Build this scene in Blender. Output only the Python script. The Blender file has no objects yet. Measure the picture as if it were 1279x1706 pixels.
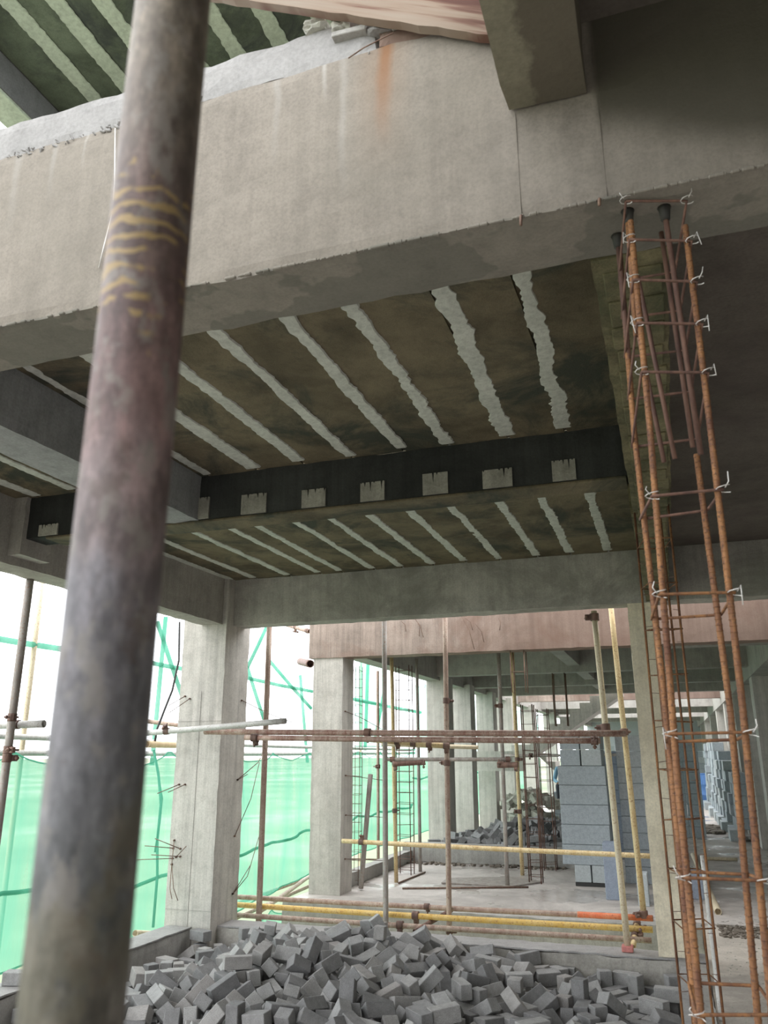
import bpy, math, random
from mathutils import Vector, Matrix, Quaternion, noise
random.seed(7)
sc = bpy.context.scene
COL = sc.collection
# ------------------------------------------------------------ camera
CAM_P, CAM_Y, CAM_R = math.radians(16.64), math.radians(19.04), math.radians(-0.13)
FPX, CX, CY = 1335.0, 639.5, 853.0
CPOS = Vector((0, 0, 1.6))
FW = Vector((-math.sin(CAM_Y)*math.cos(CAM_P), math.cos(CAM_Y)*math.cos(CAM_P), math.sin(CAM_P)))
_r = Vector((math.cos(CAM_Y), math.sin(CAM_Y), 0)); _u = _r.cross(FW)
RT = _r*math.cos(CAM_R) + _u*math.sin(CAM_R); UP = _u*math.cos(CAM_R) - _r*math.sin(CAM_R)
cam = bpy.data.cameras.new('camera'); camo = bpy.data.objects.new('camera', cam); COL.objects.link(camo)
camo.matrix_world = Matrix(((RT.x, UP.x, -FW.x, 0), (RT.y, UP.y, -FW.y, 0), (RT.z, UP.z, -FW.z, 1.6), (0, 0, 0, 1)))
cam.sensor_fit = 'VERTICAL'; cam.sensor_height = 24.0; cam.lens = 24.0*FPX/1706.0
cam.clip_start = 0.02; cam.clip_end = 2000
cam.dof.use_dof = True; cam.dof.focus_distance = 6.5; cam.dof.aperture_fstop = 5.6
sc.camera = camo
# ------------------------------------------------------------ sky and exposure
w = bpy.data.worlds.new('overcast_sky'); sc.world = w; w.use_nodes = True
wn = w.node_tree.nodes; wl = w.node_tree.links
bg = wn['Background']; bg.inputs['Strength'].default_value = 2.6
tc = wn.new('ShaderNodeTexCoord'); sp = wn.new('ShaderNodeSeparateXYZ'); mr = wn.new('ShaderNodeMapRange')
cr = wn.new('ShaderNodeMix'); cr.data_type = 'RGBA'
wl.new(tc.outputs['Generated'], sp.inputs[0]); wl.new(sp.outputs['Z'], mr.inputs['Value'])
cr.inputs[6].default_value = (0.93, 0.97, 1.0, 1); cr.inputs[7].default_value = (1.0, 1.0, 1.0, 1)
wl.new(mr.outputs[0], cr.inputs[0]); wl.new(cr.outputs[2], bg.inputs['Color'])
sc.view_settings.view_transform = 'Standard'; sc.view_settings.look = 'None'
sc.view_settings.exposure = 0.65; sc.view_settings.gamma = 1.0; sc.view_settings.use_curve_mapping = False
sc.cycles.max_bounces = 10; sc.cycles.diffuse_bounces = 7; sc.cycles.transparent_max_bounces = 16

# ------------------------------------------------------------ helpers
def P(x, y, **k):
    """the world point where the line of sight of an image position meets the plane X=, Y= or Z="""
    r = FW + RT*((x-CX)/FPX) - UP*((y-CY)/FPX)
    a, v = list(k.items())[0]; i = 'XYZ'.index(a)
    return CPOS + r*((v-CPOS[i])/r[i])

def ramp(nt, src, stops):
    n = nt.nodes.new('ShaderNodeValToRGB'); e = n.color_ramp.elements
    while len(e) > 1: e.remove(e[-1])
    e[0].position = stops[0][0]; e[0].color = (*stops[0][1], 1)
    for p_, c_ in stops[1:]:
        q = e.new(p_); q.color = (*c_, 1)
    nt.links.new(src, n.inputs[0]); return n.outputs[0]

def mixc(nt, fac, a, b, mode='MIX'):
    n = nt.nodes.new('ShaderNodeMix'); n.data_type = 'RGBA'; n.blend_type = mode
    for s, v in ((0, fac), (6, a), (7, b)):
        if isinstance(v, (int, float)): n.inputs[s].default_value = v
        elif isinstance(v, tuple): n.inputs[s].default_value = (*v, 1)
        else: nt.links.new(v, n.inputs[s])
    return n.outputs[2]

def mth(nt, op, a, b=None, c=None):
    n = nt.nodes.new('ShaderNodeMath'); n.operation = op
    for i, v in enumerate((a, b, c)):
        if v is None: continue
        if isinstance(v, (int, float)): n.inputs[i].default_value = v
        else: nt.links.new(v, n.inputs[i])
    return n.outputs[0]

def ntex(nt, vec, scale, detail=4, rough=0.55, mapscale=None, off=(0, 0, 0), dist=0.0):
    if mapscale or off != (0, 0, 0):
        m = nt.nodes.new('ShaderNodeMapping'); nt.links.new(vec, m.inputs[0])
        m.inputs['Scale'].default_value = mapscale or (1, 1, 1); m.inputs['Location'].default_value = off; vec = m.outputs[0]
    n = nt.nodes.new('ShaderNodeTexNoise'); nt.links.new(vec, n.inputs['Vector'])
    n.inputs['Scale'].default_value = scale; n.inputs['Detail'].default_value = detail
    n.inputs['Roughness'].default_value = rough; n.inputs['Distortion'].default_value = dist
    return n.outputs['Fac']

def newmat(name):
    m = bpy.data.materials.new(name); m.use_nodes = True; nt = m.node_tree
    b = nt.nodes['Principled BSDF']; t = nt.nodes.new('ShaderNodeTexCoord')
    return m, nt, b, t.outputs['Object']

def S3(c, k): return tuple(min(1, v*k) for v in c)

def concrete(name, base, contrast=0.35, stain=None, stain_amt=0.4, scale=1.0, grain=70, bump=0.35, streak=0.3, rough=0.85, extra=None, speck=0.0):
    m, nt, b, oc = newmat(name)
    n1 = ntex(nt, oc, 1.3*scale, 5, 0.6, dist=0.4)
    n2 = ntex(nt, oc, 9*scale, 5, 0.65)
    n3 = ntex(nt, oc, grain, 3, 0.6)
    c = ramp(nt, n1, [(0.3, S3(base, 1-contrast)), (0.5, base), (0.72, S3(base, 1+contrast*0.7))])
    c = mixc(nt, 0.55, c, ramp(nt, n2, [(0.3, (0.72,)*3), (0.5, (1, 1, 1)), (0.75, (1.18,)*3)]), 'MULTIPLY')
    c = mixc(nt, 0.5, c, ramp(nt, n3, [(0.3, (0.75,)*3), (0.6, (1.12,)*3)]), 'MULTIPLY')
    if streak:
        n4 = ntex(nt, oc, 1.0, 6, 0.72, mapscale=(15, 15, 0.6))
        c = mixc(nt, streak, c, ramp(nt, n4, [(0.32, (0.55,)*3), (0.55, (1, 1, 1)), (0.75, (1.2,)*3)]), 'MULTIPLY')
    if stain:
        n5 = ntex(nt, oc, 0.9*scale, 6, 0.7, off=(5, 2, 9), dist=0.6)
        f = mth(nt, 'MULTIPLY', ramp(nt, n5, [(0.48, (0, 0, 0)), (0.62, (1, 1, 1))]), stain_amt)
        c = mixc(nt, f, c, stain)
    if speck:
        n6 = ntex(nt, oc, 34, 3, 0.7, off=(3, 3, 3))
        f = mth(nt, 'MULTIPLY', ramp(nt, n6, [(0.62, (0, 0, 0)), (0.68, (1, 1, 1))]), speck)
        c = mixc(nt, f, c, S3(base, 0.35))
    if extra: c = extra(nt, oc, c)
    nt.links.new(c, b.inputs['Base Color']); b.inputs['Roughness'].default_value = rough
    b.inputs['Specular IOR Level'].default_value = 0.25
    bp = nt.nodes.new('ShaderNodeBump'); bp.inputs['Strength'].default_value = bump; bp.inputs['Distance'].default_value = 0.006
    hsum = mth(nt, 'ADD', mth(nt, 'MULTIPLY', n2, 1.2), mth(nt, 'MULTIPLY', n3, 0.5))
    nt.links.new(hsum, bp.inputs['Height']); nt.links.new(bp.outputs[0], b.inputs['Normal'])
    return m

def metal(name, c1, c2, c3=None, scale=14, rough=0.6, metallic=0.25, aniso=(1, 1, 0.25), th=0.5, bump=0.25):
    m, nt, b, oc = newmat(name)
    n = ntex(nt, oc, scale, 6, 0.7, mapscale=aniso)
    c = ramp(nt, n, [(th-0.12, c1), (th, tuple((a+b_)/2 for a, b_ in zip(c1, c2))), (th+0.1, c2)])
    n2 = ntex(nt, oc, scale*4.5, 4, 0.65)
    if c3: c = mixc(nt, ramp(nt, n2, [(0.55, (0, 0, 0)), (0.64, (0.85,)*3)]), c, c3)
    nt.links.new(c, b.inputs['Base Color']); b.inputs['Roughness'].default_value = rough; b.inputs['Metallic'].default_value = metallic
    bp = nt.nodes.new('ShaderNodeBump'); bp.inputs['Strength'].default_value = bump; bp.inputs['Distance'].default_value = 0.002
    nt.links.new(n2, bp.inputs['Height']); nt.links.new(bp.outputs[0], b.inputs['Normal'])
    return m

class MB:
    """collects shapes and links them as ONE mesh object"""
    def __init__(s): s.v = []; s.f = []; s.sm = []
    def add(s, vs, fs, smooth=False):
        o = len(s.v); s.v += [tuple(v) for v in vs]; s.f += [tuple(i+o for i in f) for f in fs]; s.sm += [smooth]*len(fs); return s
    def box(s, lo, hi, M=None):
        vs = [Vector((x, y, z)) for z in (lo[2], hi[2]) for y in (lo[1], hi[1]) for x in (lo[0], hi[0])]
        if M: vs = [M @ v for v in vs]
        return s.add(vs, [(0, 2, 3, 1), (4, 5, 7, 6), (0, 1, 5, 4), (2, 6, 7, 3), (0, 4, 6, 2), (1, 3, 7, 5)])
    def bbox(s, lo, hi, b=0.006, M=None):
        """box with chamfered edges (44 triangles)"""
        lo = Vector(lo); hi = Vector(hi); c = (lo+hi)/2; h = (hi-lo)/2; vs = []
        idx = {}
        for sx in (-1, 1):
            for sy in (-1, 1):
                for sz in (-1, 1):
                    for a in range(3):
                        d = [h[0]-b, h[1]-b, h[2]-b]; d[a] = h[a]
                        v = Vector((c[0]+sx*d[0], c[1]+sy*d[1], c[2]+sz*d[2])); idx[(sx, sy, sz, a)] = len(vs); vs.append(M @ v if M else v)
        fs = []
        for a in range(3):
            u, w_ = (a+1) % 3, (a+2) % 3
            for s_ in (-1, 1):
                q = []
                for (p_, r_) in ((-1, -1), (1, -1), (1, 1), (-1, 1)):
                    k = [0, 0, 0]; k[a] = s_; k[u] = p_; k[w_] = r_; q.append(idx[(*k, a)])
                fs.append(tuple(q if s_ > 0 else q[::-1]))
            for p_ in (-1, 1):            # edges along axis a
                for r_ in (-1, 1):
                    k1 = [0, 0, 0]; k1[u] = p_; k1[w_] = r_; k2 = list(k1); k1[a] = -1; k2[a] = 1
                    q = [idx[(*k1, u)], idx[(*k2, u)], idx[(*k2, w_)], idx[(*k1, w_)]]
                    fs.append(tuple(q if p_*r_ > 0 else q[::-1]))
        for sx in (-1, 1):
            for sy in (-1, 1):
                for sz in (-1, 1):
                    q = [idx[(sx, sy, sz, a)] for a in range(3)]; fs.append(tuple(q if sx*sy*sz > 0 else q[::-1]))
        return s.add(vs, fs)
    def tube(s, pts, r, n=10, r2=None, hollow=False):
        pts = [Vector(p) for p in pts]; rings = []
        prev = None
        for i, p in enumerate(pts):
            d = (pts[min(i+1, len(pts)-1)]-pts[max(i-1, 0)]).normalized()
            if prev is None:
                a = Vector((1, 0, 0)) if abs(d.x) < 0.8 else Vector((0, 1, 0)); a = (a-d*a.dot(d)).normalized()
            else: a = (prev-d*prev.dot(d)).normalized()
            prev = a; bq = d.cross(a); rr = r if r2 is None else r+(r2-r)*i/(len(pts)-1)
            rings.append([p+(a*math.cos(t)+bq*math.sin(t))*rr for t in [2*math.pi*k/n for k in range(n)]])
        vs = [v for g in rings for v in g]; fs = []
        for i in range(len(rings)-1):
            for k in range(n):
                fs.append((i*n+k, i*n+(k+1) % n, (i+1)*n+(k+1) % n, (i+1)*n+k))
        if hollow:
            for e, ring in ((0, rings[0]), (1, rings[-1])):
                c = sum(ring, Vector())/n; dd = (pts[1]-pts[0]).normalized() if e == 0 else (pts[-2]-pts[-1]).normalized()
                base = len(vs); vs += [c+(v-c)*0.84 for v in ring]; deep = len(vs); vs += [c+(v-c)*0.84+dd*r*2.5 for v in ring]
                o = 0 if e == 0 else (len(rings)-1)*n
                for k in range(n):
                    k2 = (k+1) % n
                    q = [(o+k, base+k, base+k2, o+k2), (base+k, deep+k, deep+k2, base+k2)]
                    fs += [x if e == 0 else x[::-1] for x in q]
                cap = tuple(range(deep, deep+n)); fs.append(cap[::-1] if e == 0 else cap)
        else:
            fs.append(tuple(range(n))[::-1]); fs.append(tuple(range((len(rings)-1)*n, len(rings)*n)))
        return s.add(vs, fs, True)
    def build(s, name, mat, parent=None, loc=None, **tags):
        me = bpy.data.meshes.new(name); root = parent
        while root is not None and root.parent is not None: root = root.parent
        loc = Vector(loc) if loc else (root.location.copy() if root is not None else Vector((0, 0, 0)))
        me.from_pydata([tuple(Vector(v)-loc) for v in s.v], [], s.f); me.update()
        me.polygons.foreach_set('use_smooth', s.sm)
        o = bpy.data.objects.new(name, me); me.materials.append(mat); COL.objects.link(o)
        if parent is not None: o.parent = parent
        else: o.location = loc
        for k, v in tags.items():
            if v: o[k] = v
        return o

def thing(name, label, cat, loc=(0, 0, 0), group=None):
    o = bpy.data.objects.new(name, None); COL.objects.link(o); o.location = loc; o.empty_display_size = 0.1
    o['label'] = label; o['category'] = cat
    if group: o['group'] = group
    return o

def tag(o, label, cat, group=None):
    o['label'] = label; o['category'] = cat
    if group: o['group'] = group
    return o

def copy_tree(o, parent=None):
    c = o.copy(); COL.objects.link(c)
    if parent is not None: c.parent = parent
    for ch in list(o.children): copy_tree(ch, c)
    return c

def rough_box(lo, hi, step=0.06, amp=0.004, edge=0.0, seed=0.0):
    """cast concrete: a box cut into a grid whose vertices wander a little, more at the arrises"""
    lo = Vector(lo); hi = Vector(hi); size = hi-lo
    n = [max(1, min(90, int(round(size[i]/step)))) for i in range(3)]
    mb = MB(); cache = {}; vs = []; fs = []
    def vid(i, j, k):
        key = (i, j, k)
        if key not in cache:
            p = Vector((lo.x+size.x*i/n[0], lo.y+size.y*j/n[1], lo.z+size.z*k/n[2]))
            on = (i in (0, n[0]))+(j in (0, n[1]))+(k in (0, n[2]))
            a = amp+(edge if on >= 2 else 0)
            q = p*7.3+Vector((seed, seed*2, seed*3))
            d = noise.noise_vector(q)*a+noise.noise_vector(p*23+Vector((seed,)*3))*a*0.6
            if on >= 2 and edge:
                c = (lo+hi)/2
                inw = Vector((c[t]-p[t] if key[t] in (0, n[t]) else 0 for t in range(3)))
                inw = Vector([math.copysign(1, v) if v else 0 for v in inw])
                d += inw*edge*0.6
            cache[key] = len(vs); vs.append(p+d)
        return cache[key]
    for j in range(n[1]):
        for i in range(n[0]):
            fs.append((vid(i, j, 0), vid(i, j+1, 0), vid(i+1, j+1, 0), vid(i+1, j, 0)))
            fs.append((vid(i, j, n[2]), vid(i+1, j, n[2]), vid(i+1, j+1, n[2]), vid(i, j+1, n[2])))
    for k in range(n[2]):
        for i in range(n[0]):
            fs.append((vid(i, 0, k), vid(i+1, 0, k), vid(i+1, 0, k+1), vid(i, 0, k+1)))
            fs.append((vid(i, n[1], k), vid(i, n[1], k+1), vid(i+1, n[1], k+1), vid(i+1, n[1], k)))
        for j in range(n[1]):
            fs.append((vid(0, j, k), vid(0, j, k+1), vid(0, j+1, k+1), vid(0, j+1, k)))
            fs.append((vid(n[0], j, k), vid(n[0], j+1, k), vid(n[0], j+1, k+1), vid(n[0], j, k+1)))
    mb.add(vs, fs); return mb

def struct(name, mb, m, **k):
    o = mb.build(name, m, **k); o['kind'] = 'structure'; return o

# ------------------------------------------------------------ materials
def beam_extra(nt, oc, c):
    """rust run and lime runs on the big beam, each at its own place on the concrete"""
    sp_ = nt.nodes.new('ShaderNodeSeparateXYZ'); nt.links.new(oc, sp_.inputs[0]); X, Z = sp_.outputs['X'], sp_.outputs['Z']
    wob = mth(nt, 'MULTIPLY', mth(nt, 'SUBTRACT', ntex(nt, oc, 5, 3), 0.5), 0.05)
    def run(x0, wdt, z0, z1, col, amt, c):
        d = mth(nt, 'ABSOLUTE', mth(nt, 'SUBTRACT', mth(nt, 'ADD', X, wob), x0))
        f = ramp(nt, mth(nt, 'DIVIDE', d, wdt), [(0.25, (1,)*3), (1.0, (0,)*3)])
        g = nt.nodes.new('ShaderNodeMapRange'); nt.links.new(Z, g.inputs['Value']); g.inputs['From Min'].default_value = z1; g.inputs['From Max'].default_value = z0
        return mixc(nt, mth(nt, 'MULTIPLY', mth(nt, 'MULTIPLY', f, g.outputs[0]), amt), c, col)
    c = run(-0.592, 0.03, 3.52, 3.2, (0.24, 0.10, 0.04), 0.8, c)
    c = run(-0.60, 0.10, 3.5, 3.1, (0.28, 0.17, 0.10), 0.3, c)
    for x0, w_, z0, z1, a in ((-0.78, 0.012, 3.56, 3.4, 0.9), (-1.62, 0.01, 3.56, 3.4, 0.6), (-1.75, 0.02, 3.56, 3.3, 0.5), (-1.9, 0.03, 3.56, 3.2, 0.4), (-0.93, 0.02, 3.5, 3.2, 0.4), (-0.72, 0.02, 3.3, 3.05, 0.35)):
        c = run(x0, w_*.8, z0, z1, (0.42, 0.405, 0.385), a*.7, c)
    # slab shade plus damp painted right of cross beam; damp tide marks on soffit
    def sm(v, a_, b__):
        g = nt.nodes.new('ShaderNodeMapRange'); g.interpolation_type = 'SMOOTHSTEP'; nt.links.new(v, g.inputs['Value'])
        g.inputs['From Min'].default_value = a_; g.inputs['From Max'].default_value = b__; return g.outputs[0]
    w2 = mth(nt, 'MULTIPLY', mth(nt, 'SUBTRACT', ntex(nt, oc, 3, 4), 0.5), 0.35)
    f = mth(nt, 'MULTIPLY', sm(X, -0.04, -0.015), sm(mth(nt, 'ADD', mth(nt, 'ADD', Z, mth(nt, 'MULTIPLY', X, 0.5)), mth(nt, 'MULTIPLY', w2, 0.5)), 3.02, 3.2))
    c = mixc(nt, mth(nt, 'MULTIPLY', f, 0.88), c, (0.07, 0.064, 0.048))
    low = sm(mth(nt, 'MULTIPLY', Z, -1), -2.892, -2.884)
    c = mixc(nt, mth(nt, 'MULTIPLY', low, 0.15), c, (0.2, 0.21, 0.18))  # whole soffit toned slightly darker and greener
    tide = ramp(nt, mth(nt, 'ADD', ntex(nt, oc, 2.3, 4, 0.6, off=(1.1, 0, 0)), mth(nt, 'MULTIPLY', w2, 0.1)), [(0.505, (0,)*3), (0.52, (1,)*3)])
    c = mixc(nt, mth(nt, 'MULTIPLY', mth(nt, 'MULTIPLY', low, tide), 0.4), c, (0.09, 0.095, 0.08))
    return c

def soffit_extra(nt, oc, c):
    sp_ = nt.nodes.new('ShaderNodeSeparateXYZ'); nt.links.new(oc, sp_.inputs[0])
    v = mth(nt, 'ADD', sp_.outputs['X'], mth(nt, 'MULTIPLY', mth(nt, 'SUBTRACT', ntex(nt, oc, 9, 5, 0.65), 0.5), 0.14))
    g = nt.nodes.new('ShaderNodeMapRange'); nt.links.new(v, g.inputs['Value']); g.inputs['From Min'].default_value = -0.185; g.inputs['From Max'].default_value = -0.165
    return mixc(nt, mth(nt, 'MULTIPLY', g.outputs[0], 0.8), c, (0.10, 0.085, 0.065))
def pink_extra(nt, oc, c):
    sp_ = nt.nodes.new('ShaderNodeSeparateXYZ'); nt.links.new(oc, sp_.inputs[0])
    v = mth(nt, 'ADD', sp_.outputs['X'], mth(nt, 'MULTIPLY', ntex(nt, oc, 2.2, 4), 1.6))
    g = nt.nodes.new('ShaderNodeMapRange'); nt.links.new(v, g.inputs['Value']); g.inputs['From Min'].default_value = -1.9; g.inputs['From Max'].default_value = -0.6
    return mixc(nt, mth(nt, 'MULTIPLY', g.outputs[0], 0.65), c, (0.17, 0.105, 0.08))
M = {}
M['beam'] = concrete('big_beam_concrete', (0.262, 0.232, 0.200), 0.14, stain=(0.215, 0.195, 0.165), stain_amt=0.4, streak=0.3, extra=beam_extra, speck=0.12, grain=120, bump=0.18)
M['curb_top'] = concrete('pale_cement', (0.32, 0.31, 0.305), 0.12, streak=0.15)
M['conc'] = concrete('grey_concrete', (0.38, 0.365, 0.345), 0.18, stain=(0.26, 0.25, 0.23), stain_amt=0.35, streak=0.4)
M['col'] = concrete('column_concrete', (0.54, 0.51, 0.47), 0.14, stain=(0.44, 0.40, 0.36), stain_amt=0.35, streak=0.6)
M['pink'] = concrete('pinkish_stained_concrete', (0.35, 0.28, 0.24), 0.25, stain=(0.20, 0.12, 0.09), stain_amt=0.6, streak=0.8, extra=pink_extra)
M['damp'] = concrete('damp_concrete', (0.42, 0.40, 0.365), 0.22, stain=(0.20, 0.19, 0.17), stain_amt=0.6, streak=0.35, scale=1.4)
M['green'] = concrete('weathered_concrete', (0.39, 0.365, 0.335), 0.2, streak=0.35)
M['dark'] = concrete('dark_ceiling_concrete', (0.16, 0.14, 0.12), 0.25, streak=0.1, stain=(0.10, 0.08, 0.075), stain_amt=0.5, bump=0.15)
M['black'] = concrete('blackened_concrete', (0.040, 0.042, 0.040), 0.5, streak=0.6, rough=0.7)
M['floor'] = concrete('dusty_floor', (0.36, 0.33, 0.315), 0.25, stain=(0.18, 0.165, 0.155), stain_amt=0.6, streak=0, scale=0.8)
M['plank'] = concrete('wood_wool_board', (0.15, 0.124, 0.080), 0.5, stain=(0.042, 0.048, 0.038), stain_amt=0.9, streak=0, grain=130, bump=0.9, scale=1.6)
M['plank_up'] = concrete('green_board', (0.13, 0.155, 0.12), 0.5, stain=(0.05, 0.055, 0.06), stain_amt=0.8, streak=0, grain=90, bump=0.7, scale=1.6)
M['moss'] = concrete('mossy_rough_soffit', (0.17, 0.15, 0.085), 0.5, stain=(0.06, 0.065, 0.035), stain_amt=0.8, streak=0, grain=120, bump=1.0, scale=3)
M['plaster'] = concrete('seam_mortar', (0.52, 0.53, 0.48), 0.15, streak=0, scale=3, grain=40, bump=0.7)
M['plaster_up'] = concrete('seam_mortar_green', (0.50, 0.56, 0.49), 0.12, streak=0, scale=3, grain=40, bump=0.5)
M['patch'] = concrete('grey_patch', (0.33, 0.32, 0.28), 0.25, streak=0.5, scale=3, bump=0.6)
M['brick'] = None
M['rubble'] = concrete('rubble', (0.44, 0.43, 0.38), 0.35, streak=0, grain=50, bump=1.0, scale=4)
M['rebar'] = metal('rusty_rebar', (0.13, 0.058, 0.034), (0.30, 0.145, 0.06), (0.075, 0.04, 0.03), scale=30, rough=0.75)
M['rebar_dark'] = metal('dark_rebar', (0.10, 0.055, 0.045), (0.20, 0.11, 0.08), scale=30, rough=0.75)
M['socket'] = metal('dark_plug', (0.03, 0.03, 0.028), (0.06, 0.055, 0.045))
M['wire'] = metal('tie_wire', (0.5, 0.47, 0.44), (0.72, 0.70, 0.68), scale=30, rough=0.5)
M['wire_dark'] = metal('rusty_wire', (0.12, 0.07, 0.055), (0.22, 0.14, 0.10), scale=30)
M['tube_rust'] = metal('rusty_tube', (0.30, 0.20, 0.16), (0.45, 0.36, 0.29), (0.22, 0.12, 0.09))
M['tube_red'] = metal('red_brown_tube', (0.27, 0.14, 0.11), (0.46, 0.33, 0.27), (0.50, 0.44, 0.38))
M['tube_grey'] = metal('grey_tube', (0.25, 0.22, 0.20), (0.40, 0.37, 0.34), (0.30, 0.20, 0.15))
M['tube_light'] = metal('light_grey_tube', (0.48, 0.47, 0.45), (0.58, 0.57, 0.55), (0.35, 0.30, 0.27))
M['tube_yellow'] = metal('yellow_tube', (0.55, 0.40, 0.20), (0.66, 0.54, 0.33), (0.34, 0.20, 0.10))
M['tube_cream'] = metal('cream_tube', (0.58, 0.50, 0.36), (0.66, 0.58, 0.43), (0.42, 0.30, 0.18))
M['tube_ochre'] = metal('ochre_tube', (0.62, 0.40, 0.10), (0.68, 0.50, 0.20), (0.36, 0.18, 0.08))
M['tube_orange'] = metal('orange_red_tube', (0.62, 0.15, 0.06), (0.66, 0.24, 0.12), (0.40, 0.12, 0.07))
M['coupler'] = metal('rusty_coupler', (0.10, 0.06, 0.05), (0.22, 0.13, 0.10))
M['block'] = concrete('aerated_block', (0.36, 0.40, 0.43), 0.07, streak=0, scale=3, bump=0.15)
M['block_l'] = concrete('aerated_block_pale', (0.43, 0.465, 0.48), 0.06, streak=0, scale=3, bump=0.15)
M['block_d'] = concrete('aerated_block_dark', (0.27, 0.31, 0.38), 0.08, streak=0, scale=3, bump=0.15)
M['black_plastic'] = metal('black_plastic', (0.02, 0.02, 0.02), (0.03, 0.03, 0.03), metallic=0)
M['drum'] = metal('blue_drum', (0.05, 0.13, 0.34), (0.08, 0.18, 0.42), metallic=0)
M['red_block'] = concrete('red_block', (0.55, 0.22, 0.20), 0.15, streak=0)
M['skin'] = metal('skin', (0.30, 0.17, 0.11), (0.34, 0.20, 0.13), metallic=0)
M['hair'] = metal('hair', (0.01, 0.01, 0.012), (0.02, 0.02, 0.02), metallic=0)
M['shirt'] = metal('blue_shirt', (0.17, 0.33, 0.46), (0.22, 0.40, 0.52), metallic=0)
M['trousers'] = metal('dark_trousers', (0.04, 0.045, 0.06), (0.06, 0.065, 0.08), metallic=0)
M['soil'] = concrete('dark_soil', (0.17, 0.145, 0.12), 0.5, streak=0, grain=60, bump=1.0)
M['timber'] = metal('pale_timber', (0.60, 0.45, 0.28), (0.70, 0.55, 0.36), metallic=0)
M['tape'] = None

def brick_mat():
    m, nt, b, oc = newmat('grey_concrete_brick')
    oi = nt.nodes.new('ShaderNodeObjectInfo')
    n = ntex(nt, oc, 18, 4, 0.6); n2 = ntex(nt, oc, 160, 3, 0.6)
    c = ramp(nt, oi.outputs['Random'], [(0, (0.19, 0.188, 0.19)), (0.4, (0.25, 0.247, 0.247)), (0.8, (0.34, 0.336, 0.33)), (1, (0.29, 0.275, 0.265))])
    c = mixc(nt, 0.6, c, ramp(nt, n, [(0.3, (0.72,)*3), (0.6, (1.12,)*3)]), 'MULTIPLY')
    c = mixc(nt, 0.6, c, ramp(nt, n2, [(0.35, (0.72,)*3), (0.6, (1.15,)*3)]), 'MULTIPLY')
    nt.links.new(c, b.inputs['Base Color']); b.inputs['Roughness'].default_value = 0.9; b.inputs['Specular IOR Level'].default_value = 0.2
    bp = nt.nodes.new('ShaderNodeBump'); bp.inputs['Strength'].default_value = 0.5; bp.inputs['Distance'].default_value = 0.002
    nt.links.new(n2, bp.inputs['Height']); nt.links.new(bp.outputs[0], b.inputs['Normal'])
    return m
M['brick'] = brick_mat()

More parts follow.
